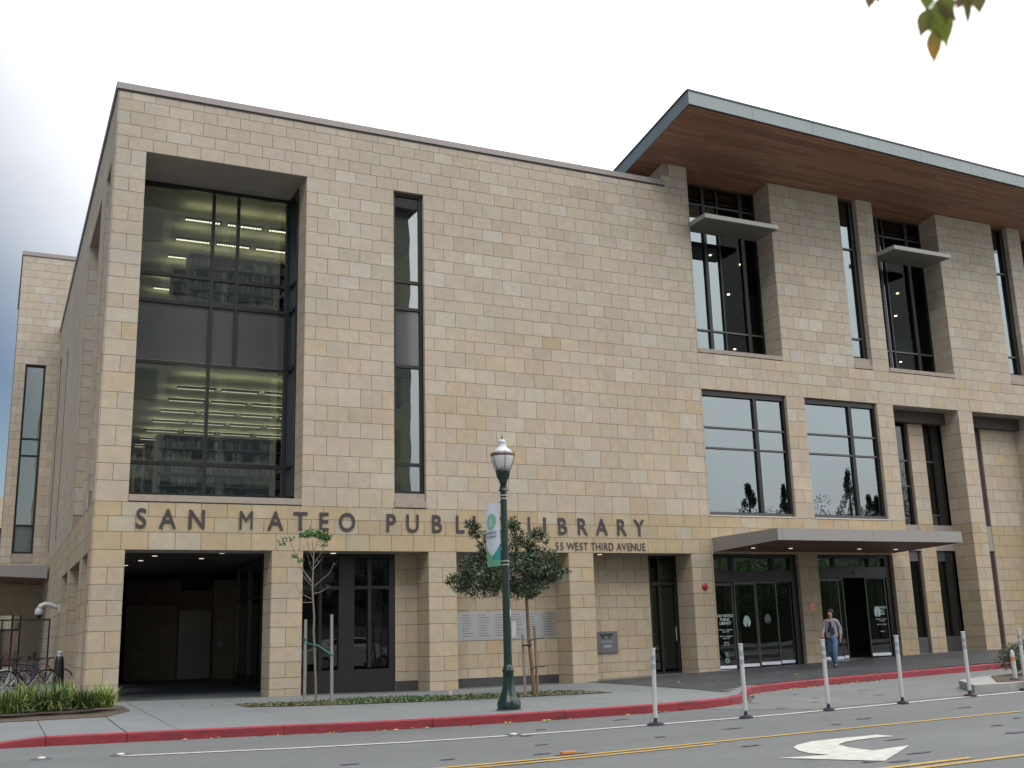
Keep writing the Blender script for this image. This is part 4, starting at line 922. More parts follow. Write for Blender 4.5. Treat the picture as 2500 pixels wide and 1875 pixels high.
# ------------------------------------------------------------------ wall lettering
LT = [('S',3.12),('A',3.73),('N',4.41),('M',5.6),('A',6.33),('T',6.96),('E',7.56),('O',8.18),('P',9.36),('U',9.97),('B',10.65),('L',11.32),('I',11.75),('C',12.40),('L',13.48),('I',13.9),('B',14.45),('R',15.09),('A',15.74),('R',16.39),('Y',17.0)]
sg = thing('wall_sign', (10, 0, 3.94), 'wide-spaced dark bronze letters reading SAN MATEO PUBLIC LIBRARY on the stone band', 'sign')
for ch, x in LT:
    mb = MB(); text_mb(mb, ch, lambda u, v, w, x=x: (x+u, -.012-w, 3.945+v), .475, xs={'I': 1.0, 'M': .76, 'T': .92}.get(ch, .86), depth=.018, weight=0.0 if ch == 'M' else .012)
    mb.build('letter', LETTER, sg)
sg2 = thing('address_sign', (15.7, 0, 3.5), 'small dark raised letters reading 55 WEST THIRD AVENUE under the library name', 'sign')
s = '55 WEST THIRD AVENUE'; wd = {'I': .07, ' ': .085, 'W': .225, 'A': .165, 'V': .155, 'N': .175, 'U': .17, 'H': .175, 'D': .17, 'R': .155, 'T': .14, 'S': .135, 'E': .135, '5': .14}
tot = sum(wd[c] for c in s); k_ = (17.20-14.20)/tot; x = 14.20
for c in s:
    w = wd[c]*k_
    if c != ' ':
        mb = MB(); text_mb(mb, c, lambda u, v, w_, x=x+w/2: (x+u, -.008-w_, 3.505+v), .222, xs=.80, depth=.012, weight=0.0); mb.build('letter', LETTER, sg2)
    x += w

# ------------------------------------------------------------------ street lamp with banner
lx, ly = 8.67, -8.51; lz = zs(lx, ly)
L = thing('street_lamp', (lx, ly, lz), 'dark green cast-iron street lamp with an acorn globe beside the red kerb', 'street lamp')
MB().lathe([(.235, 0), (.235, .02)], (lx, ly, lz), 28).build('base_ring', BAYC, L)
MB().lathe([(.205,.02),(.215,.05),(.215,.13),(.20,.16),(.195,.19),(.17,.215),(.155,.26),(.125,.34),(.108,.42),(.10,.55),(.098,.66),(.105,.665),(.108,.70),(.098,.73),(.085,.76),(.080,.80)], (lx, ly, lz), 28).build('base', GREENP, L, smooth=True)
pm = MB(); n = 24
vs = []; fs = []
for j, (z, r) in enumerate(((.80, .078), (4.08, .062))):
    for k in range(n): rr_ = r*(1 if k % 2 else .93); vs.append((lx+rr_*math.cos(2*math.pi*k/n), ly+rr_*math.sin(2*math.pi*k/n), lz+z))
for k in range(n): fs.append((k, (k+1) % n, n+(k+1) % n, n+k))
pm.add(vs, fs); pm.lathe([(.10, 4.0), (.075, 4.04), (.07, 4.08)], (lx, ly, lz), 20)
pm.build('pole', GREENP, L)
MB().lathe([(.06,4.05),(.062,4.14),(.08,4.16),(.075,4.18),(.12,4.26),(.14,4.36),(.145,4.39)], (lx, ly, lz), 24).build('fitter', GREENP, L, smooth=True)
MB().lathe([(.12,4.38),(.175,4.48),(.215,4.60),(.222,4.68),(.215,4.705)], (lx, ly, lz), 28).build('globe', GLOBE, L, smooth=True)
MB().lathe([(.205,4.70),(.18,4.76),(.11,4.82),(.078,4.85),(.073,4.92),(.085,4.94),(.04,4.985),(.001,4.99)], (lx, ly, lz), 28).build('globe_cap', GLOBET, L, smooth=True)
MB().lathe([(.001,4.985),(.012,4.99),(.012,5.02),(.024,5.04),(.010,5.05),(.006,5.09),(.001,5.13)], (lx, ly, lz), 10).build('finial', BRASS, L, smooth=True)
cg = MB(); cg.lathe([(.224,4.66),(.232,4.67),(.232,4.715),(.222,4.72)], (lx, ly, lz), 28, cap=False)
cg.build('globe_band', BRASS, L, smooth=True)
for k in range(6):
    a = 2*math.pi*(k+.3)/6; ca, sa = math.cos(a), math.sin(a)
    MB().tube([(lx+r*ca, ly+r*sa, lz+z) for r, z in ((.15,4.385),(.183,4.48),(.222,4.60),(.23,4.68),(.238,4.74))], .006, 5).build('globe_rib', BRASS, L)
for z in (3.84, 3.90, 2.60, 2.67):
    MB().lathe([(.072 if z > 3 else .075, z), (.072 if z > 3 else .075, z+.022)], (lx, ly, lz), 20).build('clamp_band', STEEL, L)
bx('sticker', WPLAST, L, lx+.03, lx+.045, ly-.085, ly-.07, lz+1.66, lz+1.80)
MB().hexa([(lx+.09, ly-.02, lz+1.30), (lx+.15, ly-.05, lz+1.30), (lx+.16, ly-.04, lz+1.32), (lx+.09, ly-.01, lz+1.32), (lx+.08, ly-.02, lz+1.57), (lx+.16, ly-.05, lz+1.57), (lx+.17, ly-.04, lz+1.57), (lx+.08, ly-.01, lz+1.57)]).build('pull_box_cover', WPLAST, L)
BN = thing('banner', (lx, ly+.3, lz+2.6), 'white and green vertical street banner with a leaf emblem clamped to the lamp pole', 'banner')
MB().tube([(lx-.05, ly+.05, lz+3.79), (lx-.06, ly+.55, lz+3.79)], .012, 8).build('banner_arm', GREENP, BN); MB().tube([(lx-.05, ly+.05, lz+2.61), (lx-.06, ly+.55, lz+2.61)], .012, 8).build('banner_arm', GREENP, BN)
def bpt(u, v, w=0):   # u 0 (pole) .. 1 (free edge), v 0 bottom .. 1 top
    bow = math.sin(v*math.pi)
    return (lx-.07-u*.06 - .05*bow*math.sin(u*math.pi) - w, ly+.06+u*.46+ (.04*bow*u if u > .5 else 0), lz+2.60+v*1.20)
cloth = MB(); nv, nu = 72, 24
vs = [bpt(i/nu, j/nv) for j in range(nv+1) for i in range(nu+1)]+[bpt(i/nu, j/nv, -.004) for j in range(nv+1) for i in range(nu+1)]
off = (nv+1)*(nu+1); fs = []; mi = []
for j in range(nv):
    for i in range(nu):
        a = j*(nu+1)+i; fs.append((a, a+1, a+nu+2, a+nu+1)); 
        v = (j+.5)/nv; u = (i+.5)/nu; tip = .17
        half = .5 if v > .34 else .5*max(0, (v-tip)/(.34-tip))**.6 if v > tip else 0
        mi.append(0 if abs(u-.5) < half else (1 if (u > .5 or v < .10) else 2))
        fs.append((off+a, off+a+nu+1, off+a+nu+2, off+a+1)); mi.append(mi[-1])
cloth.add(vs, fs); cloth.m = mi; cloth.build('cloth', [BANNW, BANNG, BANNT], BN, smooth=True)
lg = MB(); cu, cv = .5, .70; n = 24
lg.add([bpt(cu, cv-.01, .006)]+[bpt(cu+.33*math.cos(2*math.pi*k/n), cv+.125*math.sin(2*math.pi*k/n), .006) for k in range(n)], [(0, 1+k, 1+(k+1) % n) for k in range(n)])
lg.build('leaf_emblem', BANNL, BN)
lw = MB()
for k in range(-4, 5):
    a = math.radians(90+k*17); 
    for (t0, t1) in ((.02, .105),):
        q = lambda t, s: bpt(cu+math.cos(a)*t*2.7+s*math.sin(a), cv-.10+math.sin(a)*t*1.5+s*.35*math.cos(a), .010)
        lw.add([q(t0, -.012), q(t0, .012), q(t1, .012), q(t1, -.012)], [(0,1,2,3)])
lw.build('emblem_rib', BANNW, BN)
tx = MB()
for s, v, h in (('SAN MATEO', .505, .050), ('PUBLIC LIBRARY', .445, .043)):
    text_mb(tx, s, lambda u, vv, w, v=v: bpt(.5-u/.46, v+vv/1.2, .008+w), h, xs=.85 if len(s) < 10 else .72, depth=.002, weight=.01)
tx.build('banner_text', INK, BN)

# ------------------------------------------------------------------ bollards (flexible delineator posts)
BL = [(9.73,-11.73,'first from the left, standing right of the lamp post'),(11.41,-11.86,'second from the left, in front of the left glass doors'),(13.19,-11.83,'third from the left, beside the walking woman'),
      (14.93,-11.79,'fourth from the left, in front of the right glass doors'),(16.83,-11.59,'last whole one on the right, on a rust-coloured foot'), (18.55,-11.42,'cut off by the right edge beyond the rust-footed one')]
def delineator():
    t = thing('delineator_post', (0, 0, 0), 'x', 'bollard', 'white delineator posts along the lane line')
    ft = MB()
    pts = [(.15*math.cos(a), .10*math.sin(a)) for a in [2*math.pi*k/12 for k in range(12)]]
    ft.prism(pts, 0, .025); ft.prism([(x*.75, y*.75) for x, y in pts], .025, .04)
    ft.build('foot', mat('post_foot', (.05, .05, .075), .7), t)
    MB().lathe([(.04, .04), (.03, .07), (.025, .10), (.038, .12)], (0, 0, 0), 12).build('hinge', BLACKR, t)
    MB().lathe([(.036, .11), (.036, 1.14), (.044, 1.19), (.040, 1.195)], (0, 0, 0), 16).build('tube', WPLAST, t, smooth=False)
    for z in (1.00, .87): MB().lathe([(.0385, z), (.0385, z+.075)], (0, 0, 0), 16).build('reflective_band', GREYTAPE, t)
    return t
d0 = delineator()
def copy_tree(o, parent=None):
    c = o.copy(); COL.objects.link(c)
    if parent is not None: c.parent = parent
    for ch in list(o.children): copy_tree(ch, c)
    return c
for i, (x, y, w) in enumerate(BL):
    o = d0 if i == 0 else copy_tree(d0)
    o.location = (x, y, zr(x)+.004); o['label'] = 'white delineator post, ' + w
    o.rotation_euler = (math.radians(random.uniform(-.6, .6)), math.radians((0.9, -.2, .2, .1, .0, .0)[i]), math.radians(20*i))
    o['label'] = 'white delineator post, ' + w
for o_ in [q for q in bpy.data.objects if 'rust-coloured' in str(q.get('label', ''))]:
  for ch in o_.children:
   if ch.name.startswith('foot'):
        ch.data = ch.data.copy(); ch.data.materials[0] = mat('post_foot_rust', (.09, .045, .035), .8)

# ------------------------------------------------------------------ vegetation
def leaves(mb, centres, n, size, spread, rnd, tintf, flat=.5, asp=.42, droop=.0):
    """leaf-sized pointed blades (4-gon, slightly folded) scattered round the given centres"""
    for c, r in centres:
        for k in range(n):
            while True:
                p = Vector((rnd.uniform(-1, 1), rnd.uniform(-1, 1), rnd.uniform(-1, 1)))
                if p.length < 1: break
            d = (p.normalized()*(.4+.6*rnd.random())) if p.length > 0 else p
            pos = Vector(c)+Vector((d.x*r[0], d.y*r[1], d.z*r[2]))
            out = Vector((d.x, d.y, d.z*flat - droop + rnd.uniform(-.4, .6))) + Vector((rnd.uniform(-.5, .5), rnd.uniform(-.5, .5), rnd.uniform(-.5, .5)))
            out.normalize(); sd = out.cross(Vector((rnd.uniform(-1, 1), rnd.uniform(-1, 1), rnd.uniform(.2, 1)))).normalized()
            L_ = size*rnd.uniform(.7, 1.25); w = L_*asp*.5; up = out.cross(sd)
            a = pos; b = pos+out*L_*.45+sd*w+up*w*.25; e = pos+out*L_; f = pos+out*L_*.45-sd*w+up*w*.25
            mb.add([a, b, e, f], [(0, 1, 2), (0, 2, 3)], tintf(rnd))
def gtint(lo, hi, yel=.1):
    def f(r):
        t = r.uniform(lo, hi); y = r.random() < yel; return (t*(1.6 if y else r.uniform(.85, 1.15)), t*(1.25 if y else 1), t*r.uniform(.8, 1.2))
    return f
# planting strip
strip = MB(); sx = np.linspace(5.0, 12.45, 16)
top = lambda x: lerp([5.0, 8, 10.2, 12.45], [-2.35, -2.7, -3.1, -3.75], x); bot = lambda x: lerp([5.0, 5.78, 7.84, 10.12, 12.45], [-3.35, -3.75, -4.45, -5.1, -5.85], x)
strip_root = empty('planting_strip', (8.5, -3.8, -.12), kind='structure')
for a, b in zip(sx[:-1], sx[1:]): strip.add([(x, y, zs(x, y)+.012) for x, y in ((a, bot(a)), (b, bot(b)), (b, top(b)), (a, top(a)))], [(0,1,2,3)])
strip.build('soil', SOIL, strip_root)
gc = MB(); r = random.Random(5)
for k in range(5200):
    x = r.uniform(5.1, 12.3); y = r.uniform(bot(x)+.04, top(x)-.04)
    dens = .3+.7*max(0, math.sin((x-6.2)*.9))
    if r.random() > dens: continue
    h = r.uniform(.02, .075)*(1.0 if 7 < x < 10.5 else .6); a = r.uniform(0, 6.28); dx, dy = math.cos(a)*.03, math.sin(a)*.03
    br = r.random() < (.14 if 7 < x < 10.5 else .5); t = (2.2, .95, .9) if br else (r.uniform(.6, 1.3),)*3
    z = zs(x, y)+.012; gc.add([(x-dx, y-dy, z), (x+dx, y+dy, z), (x+dy+.01, y+dx, z+h)], [(0,1,2)], t)
gc.build('ground_cover', LEAF, strip_root, kind='stuff')
lf = MB(); lt = random.Random(8)
for k in range(150):
    x = lt.choice((lt.uniform(3, 13.5), lt.uniform(13.5, 20))); y = K(x)-lt.uniform(.02, .18) if lt.random() < .75 else lt.uniform(bot(min(12.4, max(5, x))), top(min(12.4, max(5, x))))
    z = (zr(x) if y < K(x) else zs(x, y)+.02)+.01; s_ = lt.uniform(.025, .06); a = lt.uniform(0, 6.28)
    t = lt.choice(((3.2, 1.3, .5), (4.5, 2.4, .8), (2.5, 1.1, .9), (5, 2.9, 1.2)))
    lf.add([(x+s_*math.cos(a), y+s_*math.sin(a), z), (x+s_*.6*math.cos(a+1.6), y+s_*.6*math.sin(a+1.6), z+.02), (x-s_*math.cos(a), y-s_*math.sin(a), z+.004), (x+s_*.6*math.cos(a-1.6), y+s_*.6*math.sin(a-1.6), z)], [(0,1,2,3)], t)
lf.build('fallen_leaves', LEAF, kind='stuff')
bx('litter_paper', WPLAST, None, 9.55, 9.64, -3.42, -3.38, zs(9.6, -3.4)+.01, zs(9.6, -3.4)+.13, label='scrap of white paper caught in the planting strip left of the lamp', category='litter')

def P1(x, z, dy=0): return (x, -2.88+dy, z)
T1 = thing('sapling', (6.64, -2.88, zs(6.64, -2.88)), 'thin half-bare sapling with a small leafy top tied between two grey stakes', 'tree')
MB().tube([P1(6.64, -.12), P1(6.60, .83, .01), P1(6.56, 1.43), P1(6.57, 1.72), P1(6.53, 2.2), P1(6.52, 2.4), P1(6.53, 2.77), P1(6.54, 3.11), P1(6.50, 3.44)], [.028, .025, .024, .022, .021, .02, .015, .012, .006], 8).build('trunk', BARK, T1)
br = [[(6.49,2.5,0),(6.25,2.89,.1),(6.2,3.09,.15),(6.03,3.43,.2),(5.87,3.40,.2)],[(6.53,2.39,0),(6.87,2.69,-.15),(6.94,2.87,-.2),(7.0,2.9,-.2)],[(6.53,2.24,0),(6.79,2.3,.2),(6.95,2.39,.25)],[(6.51,2.4,0),(6.28,2.59,-.2),(6.2,2.75,-.25)],[(6.5,2.13,0),(6.29,2.27,.2),(6.2,2.4,.2)],[(6.52,2.06,0),(6.29,2.05,-.1),(6.18,2.1,-.1)],[(6.54,2.79,0),(6.7,2.96,.1),(6.76,3.05,.1)],[(6.54,2.89,0),(6.71,3.18,-.1),(6.78,3.35,-.12)],[(6.49,2.54,0),(6.33,2.77,.1),(6.2,2.85,.12)],[(6.53,3.0,0),(6.42,3.3,.05),(6.38,3.5,.05)],[(6.53,3.1,0),(6.62,3.4,0),(6.7,3.5,0)],[(6.52,2.75,0),(6.42,2.9,-.1),(6.40,3.0,-.1)]]
bm = MB(); r = random.Random(3)
for b in br:
    pts = [P1(*q) for q in b]; bm.tube(pts, [.011]+[.007]*(len(pts)-2)+[.003], 5)
    for k in range(3):
        j = r.randrange(1, len(pts)); p = Vector(pts[j]); q = p+Vector((r.uniform(-.12, .12), r.uniform(-.1, .1), r.uniform(.02, .14))); bm.tube([p, (p+q)/2+Vector((.01, 0, 0)), q], [.004, .003, .0015], 4)
bm.build('branch', BARK, T1)
cl = MB(); r = random.Random(6)
leaves(cl, [(P1(6.36, 3.60), (.16, .16, .07)), (P1(6.52, 3.62), (.18, .18, .08)), (P1(6.68, 3.58), (.14, .15, .06)), (P1(6.8, 3.52), (.10, .10, .05))], 150, .085, 0, r, gtint(.9, 1.9), droop=.7)
leaves(cl, [(P1(5.98, 3.50, .2), (.13, .1, .05)), (P1(5.86, 3.40, .2), (.08, .08, .05)), (P1(6.74, 3.36, -.12), (.10, .10, .06)), (P1(6.26, 3.03, .1), (.06, .05, .07)), (P1(6.13, 3.10, .1), (.04, .04, .03))], 34, .075, 0, r, gtint(.9, 1.9), droop=.7)
cl.build('foliage', LEAF, T1)
for x, y, zt, w in ((6.42, -2.72, 1.69, 'left stake of the sapling, slightly shorter'), (6.96, -2.98, 1.78, 'right stake of the sapling, the taller of its pair')):
    zb = zs(x, y); MB().tube([(x, y, zb-.05), (x-.02 if x > 6.5 else x, y, zt)], [.036, .033], 10).build('tree_stake', STAKE, None, label='weathered grey round wooden stake, ' + w, category='stake', group='wooden tree stakes')
tie = MB(); tie.tube([(6.40, -2.70, 1.25), (6.46, -2.76, 1.17), (6.57, -2.9, 1.12), (6.64, -2.93, 1.12), (6.75, -2.95, 1.04), (6.9, -3.0, .93), (6.98, -3.02, .90)], [.018, .02, .02, .02, .022, .022, .016], 6)
tie.lathe([(.036, 0), (.04, .04), (.036, .09)], (6.41, -2.72, 1.2), 8); tie.lathe([(.03, 0), (.034, .03), (.03, .07)], (6.585, -2.88, 1.08), 8)
tie.build('tree_tie', TIEG, None, label='green plastic tie strap looped round the thin sapling and both its stakes', category='strap')

def P2(x, z, dy=0): return (x, -4.6+dy, z)
T2 = thing('young_evergreen_tree', (11.11, -4.6, zs(11.1, -4.6)), 'young evergreen tree with a dense dark green crown behind the lamp post', 'tree')
MB().tube([P2(11.13, -.14), P2(11.09, .54), P2(11.04, 1.09), P2(11.02, 1.74), P2(11.0, 2.25), P2(10.95, 2.7), P2(10.8, 3.2), P2(10.62, 3.7)], [.05, .045, .04, .037, .034, .028, .02, .008], 9).build('trunk', BARKB, T2)
bm = MB()
for b in [[(11,2.3,0),(10.5,2.5,.2),(9.9,2.7,.3),(9.4,2.55,.3)],[(11,2.2,0),(11.4,2.4,-.2),(11.85,2.6,-.2)],[(11,2.5,0),(10.5,2.9,-.3),(9.95,3.2,-.3),(9.55,3.6,-.3)],[(10.9,2.8,0),(11.2,3.2,.2),(11.5,3.5,.2)],[(11,2.6,0),(11.5,2.8,.2),(11.8,2.9,.2)],[(10.95,2.7,0),(10.4,2.9,.3),(9.7,3.0,.3)],[(10.8,3.1,0),(10.75,3.6,0),(10.75,3.85,0)],[(11.0,2.0,0),(11.2,2.1,-.3),(11.3,2.15,-.4)]]: bm.tube([P2(*q) for q in b], [.02]+[.013]*(len(b)-2)+[.004], 6)
bm.build('branch', BARKB, T2)
cl = MB(); r = random.Random(16); cs = []
def blob(x, z, rx, rz, n, dy=0, ry=None):
    for k in range(n):
        a = r.uniform(0, 6.28); q = math.sqrt(r.random()); cs.append((P2(x+rx*q*math.cos(a), z+rz*q*math.sin(a), dy+r.uniform(-1, 1)*(ry or rx*.7)), (.13, .13, .10)))
blob(10.7, 2.56, 1.08, .40, 74, ry=.75); blob(9.85, 2.62, .48, .34, 20, ry=.4); blob(11.45, 2.62, .48, .30, 24, ry=.5); blob(10.2, 2.95, .7, .10, 13, ry=.4); blob(11.0, 2.98, .7, .10, 11)
blob(9.95, 3.30, .30, .15, 6, -.2, .2); blob(9.7, 3.5, .10, .08, 3, -.2, .1); blob(10.35, 3.12, .22, .2, 5, 0, .3); blob(10.75, 3.6, .10, .28, 6, 0, .15); blob(11.1, 3.3, .26, .14, 7, .1, .2); blob(11.48, 3.45, .12, .13, 4, .1, .12); blob(11.35, 3.15, .2, .1, 3)
blob(9.33, 2.45, .09, .06, 3, .2, .1); blob(9.5, 2.3, .1, .15, 4); blob(11.2, 2.15, .35, .12, 8); blob(9.62, 3.62, .1, .06, 3, -.2, .1); blob(9.9, 2.2, .2, .1, 4); blob(10.75, 2.2, .3, .1, 5)
leaves(cl, cs, 52, .10, 0, r, gtint(.4, 1.5, .10), asp=.34)
cl.build('foliage', LEAFD, T2)
for x, y, zt, m, w in ((10.96, -4.5, 1.23, STAKE, 'thin pale one left of the evergreen trunk'), (11.27, -4.5, 1.41, STAKEB, 'brown one right of the evergreen trunk')):
    MB().tube([(x, y, zs(x, y)-.05), (x-.03, y, zt)], [.032, .03], 10).build('tree_stake', m, None, label='round wooden tree stake, ' + w, category='stake', group='wooden tree stakes')
tie = MB(); tie.tube([(10.88, -4.56, .98), (10.98, -4.66, .99), (11.08, -4.66, 1.0)], .022, 6); tie.tube([(11.02, -4.66, 1.08), (11.2, -4.6, 1.12), (11.42, -4.55, 1.13)], .013, 6); tie.tube([(11.03, -4.66, .47), (11.2, -4.6, .51), (11.46, -4.52, .51)], .014, 6)
tie.build('tree_tie', BLACKR, None, label='black rubber tie straps joining the evergreen trunk to its stakes', category='strap')

# planting bed with strap-leaved clumps at the left
bed = empty('planting_bed', (0.8, -2.2, 0), kind='structure')
MB().prism([(-14, WY(-14)+.01), (2.17, WY(2.17)+.01), (2.75, -3.0), (2.75, -1.5), (1.95, -.25), (-14, -.25)], -.06, .012, zs).build('soil', SOIL, bed)
def clump(x, y, rad, h, n, label, seed, lo, hi, yel):
    r = random.Random(seed); mb = MB()
    for k in range(n):
        a = r.uniform(0, 2*math.pi); lean = r.random(); L_ = h*r.uniform(.6, 1.15); w = r.uniform(.009, .019)
        q0 = rad*.45*math.sqrt(r.random()); a0 = r.uniform(0, 6.28); bx_, by_ = x+q0*math.cos(a0), y+q0*math.sin(a0); dx, dy = math.cos(a), math.sin(a); t = r.uniform(lo, hi)
        tt = (t*1.8, t*1.5, t*1.1) if r.random() < yel else (t*r.uniform(.7, 1.0), t, t*.9)
        th = .15+1.45*lean; px2, pz2 = 0.0, 0.0; pts = []; side = r.uniform(-.3, .3)
        for j in range(6):
            s = j/5; ww = w*(1-s**2*.95)
            cx, cy = bx_+dx*px2-dy*side*s*s*.15, by_+dy*px2+dx*side*s*s*.15
            pts.append(((cx-dy*ww, cy+dx*ww, max(.015, pz2)), (cx+dy*ww, cy-dx*ww, max(.015, pz2))))
            an = th*(.35+1.5*s); px2 += math.sin(an)*L_/5; pz2 += math.cos(an)*L_/5
        vs = [p for q in pts for p in q]; mb.add(vs, [(2*j, 2*j+1, 2*j+3, 2*j+2) for j in range(5)], tt)
    t_ = thing('strap_leaf_plant', (x, y, 0), label, 'plant', 'strap-leaved plants in the corner bed')
    mb.build('foliage', GRASSM, t_)
clump(-.05, -2.8, .5, .56, 480, 'light green grassy clump at the left edge of the bed, below the bicycles', 1, .9, 1.7, .35)
clump(.52, -3.2, .48, .50, 480, 'brownish green clump second from the left in the corner bed', 2, .5, 1.1, .3)
clump(1.2, -3.05, .46, .58, 460, 'dark spiky clump with yellow tipped leaves in the middle of the bed', 3, .35, 1.0, .25)
clump(1.85, -3.1, .44, .46, 440, 'dark green clump by the corner pier, at the right of the bed', 4, .35, .9, .1)
clump(2.25, -2.7, .40, .52, 360, 'pale yellow green clump leaning over the paving corner', 5, .9, 1.5, .5)
clump(-.8, -3.0, .55, .5, 500, 'loose green clump cut by the left edge of the photo', 6, .8, 1.4, .3)
clump(.8, -2.1, .5, .58, 460, 'bright green clump in the second row behind the brownish one', 7, .7, 1.3, .3)
clump(1.55, -2.0, .5, .58, 460, 'lime green clump in the second row, before the arcade pier', 8, .8, 1.5, .35)
# planter and shrub at the right
pr_ = empty('kerb_island', (20, -9.8, -.1), kind='structure')
isl = [(17.45, -11.15), (18.2, -11.35), (26, -10.6), (30, -9.5), (26, -8.6), (19.7, -9.3), (18.5, -9.8)]
MB().prism(isl, -.2, .16, lambda x, y: zr(x)).build('kerb_stone', mat('island_concrete', (.30, .30, .29), .85, noise=.15), pr_)
MB().prism([(18.3, -10.95), (18.6, -11.1), (25.8, -10.4), (25.8, -8.9), (19.8, -9.5)], .161, .175, lambda x, y: zr(x)).build('soil', SOIL, pr_)
SH = thing('shrub', (21.5, -9.8, zr(21)+.17), 'dark spreading shrub in the kerb island at the right edge', 'shrub')
bm = MB(); r = random.Random(31); cs = []
for k in range(26):
    a = r.uniform(0, 6.28); rr2 = r.uniform(.2, 1.5); p = Vector((21.6+rr2*math.cos(a), -9.9+.6*rr2*math.sin(a), zr(21)+.3+r.uniform(.1, .6))); bm.tube([(21.5, -9.9, zr(21)+.15), (Vector((21.5, -9.9, zr(21)+.2))+p)/2, p], [.02, .012, .004], 5)
bm.build('branch', BARKB, SH)
cl = MB()
for k in range(150):
    a = r.uniform(0, 6.28); q = math.sqrt(r.random()); h = r.random()
    cs.append(((21.7+1.75*q*math.cos(a), -9.9+.9*q*math.sin(a), zr(21)+.22+h*.85*(1-q*q*.55)), (.14, .14, .12)))
leaves(cl, cs, 110, .06, 0, r, gtint(.4, 1.3, .05), asp=.3); cl.build('foliage', LEAFD, SH)
pm = thing('marker_post', (18.95, -10.85, zr(19)+.16), 'short white post with an orange band and pointed top in front of the shrub', 'post')
MB().lathe([(.045, 0), (.045, .50), (.03, .56), (.001, .60)], (18.95, -10.85, zr(19)+.17), 14).build('tube', WPLAST, pm)
MB().lathe([(.047, .38), (.047, .45)], (18.95, -10.85, zr(19)+.17), 14).build('reflective_band', ORANGE, pm); MB().lathe([(.12, 0), (.10, .04)], (18.95, -10.85, zr(19)+.165), 14).build('base', SMUDGE, pm)

# overhanging twig of the street tree beside the camera
RT = thing('street_tree', (2.8, -27.6, -.1), 'street tree whose leafy autumn twigs hang into the top right of the view', 'tree')
MB().tube([(2.8, -27.6, -.2), (2.75, -27.5, 1.5), (2.8, -27.4, 3.0), (2.6, -27.2, 4.6), (2.7, -27.2, 6.0)], [.17, .14, .12, .09, .05], 12).build('trunk', BARKB, RT)
def camp(px_, py_, t):   # a point t metres from the lens along the ray of a photo pixel: where the twigs hang
    d = FW + RX*((px_-1250)/2633.6) + UP*((937.5-py_)/2633.6); d.normalize(); return Vector((0, -D, CZ))+d*t
A_ = camp(2292, 5, 2.35); bm = MB()
bm.tube([(2.65, -27.2, 4.0), (2.2, -26.3, 3.6), (1.85, -25.75, 3.0), tuple(A_+Vector((.03, 0, .12))), tuple(A_)], [.05, .03, .012, .005, .003], 7)
bm.tube([A_+Vector((.03, 0, .12)), camp(2330, 40, 2.36), camp(2338, 52, 2.36)], [.003, .0025, .001], 5); bm.tube([A_+Vector((.03, 0, .12)), camp(2370, -30, 2.3), camp(2360, 30, 2.3)], [.004, .003, .002], 5); bm.tube([A_+Vector((.03, 0, .12)), camp(2200, -60, 2.4), camp(2120, -20, 2.4)], [.004, .003, .002], 5)
bm.build('branch', BARKB, RT)
def bleaf(b, t, wd, c0, c1, curl=.1):
    """one broad leaf from base b to tip t"""
    ax = t-b; Ln = ax.length; ax.normalize(); sd_ = ax.cross(FW).normalized(); nn = sd_.cross(ax); mb = MB(); vs = []; n = 7; tint = []
    for j in range(n+1):
        s = j/n; w = wd*Ln*math.sin(min(1, s*1.08)**.75*math.pi)*.5+.0005; p = b+ax*Ln*s+nn*curl*Ln*math.sin(s*math.pi)
        for q in (-1, 0, 1):
            vs.append(p+sd_*w*q+nn*(-.12*w*2*(0 if q else 1))); col = tuple(c0[i]*(1-s)+c1[i]*s for i in range(3)); tint.append(col)
    fs = []
    for j in range(n):
        for q in (0, 1): a = j*3+q; fs.append((a, a+1, a+4, a+3))
    mb.add(vs, fs); mb.t = tint; return mb.build('leaf', BROADLEAF, RT, smooth=True)
BROADLEAF = mat('broad_leaf', (.16, .20, .045), .5, noise=.2, tint=True, scale=25)
_n, _l = BROADLEAF.node_tree.nodes, BROADLEAF.node_tree.links
_b = _n['Principled BSDF']; _tl = _n.new('ShaderNodeBsdfTranslucent'); _mx = _n.new('ShaderNodeMixShader'); _mx.inputs[0].default_value = .55
_l.new(_b.inputs['Base Color'].links[0].from_socket, _tl.inputs[0]); _l.new(_b.outputs[0], _mx.inputs[1]); _l.new(_tl.outputs[0], _mx.inputs[2])
_l.new(_mx.outputs[0], [x for x in _n if x.type == 'OUTPUT_MATERIAL'][0].inputs[0])
g1, g2, pu, rd = (1, 1, 1), (1.3, 1.2, .9), (1.1, .6, 1.5), (3.0, .9, .8)
for (bx_, by_), (tx_, ty_), t_, w_, c0, c1 in (((2270, 20), (2245, 95), 2.35, .5, g1, pu), ((2285, 0), (2312, 122), 2.36, .42, g1, g2), ((2283, 70), (2281, 160), 2.34, .38, g1, rd), ((2268, 25), (2260, 68), 2.37, .4, g2, g2), ((2290, 5), (2340, 55), 2.33, .16, pu, pu),
        ((2265, -25), (2262, 30), 2.36, .6, g1, g1), ((2360, -20), (2363, 68), 2.30, .22, g1, pu), ((2350, -10), (2335, 25), 2.31, .6, pu, pu), ((2385, -30), (2392, 38), 2.3, .55, g1, pu), ((2130, -25), (2120, 25), 2.4, .5, pu, pu), ((2140, -40), (2145, 10), 2.4, .6, g1, pu), ((2275, 40), (2290, 95), 2.38, .5, g1, g1), ((2305, -20), (2310, 60), 2.36, .5, g2, g1)):
    bleaf(camp(bx_, by_, t_), camp(tx_, ty_, t_-.01), w_*1.15, c0, c1, random.uniform(-.1, .1))

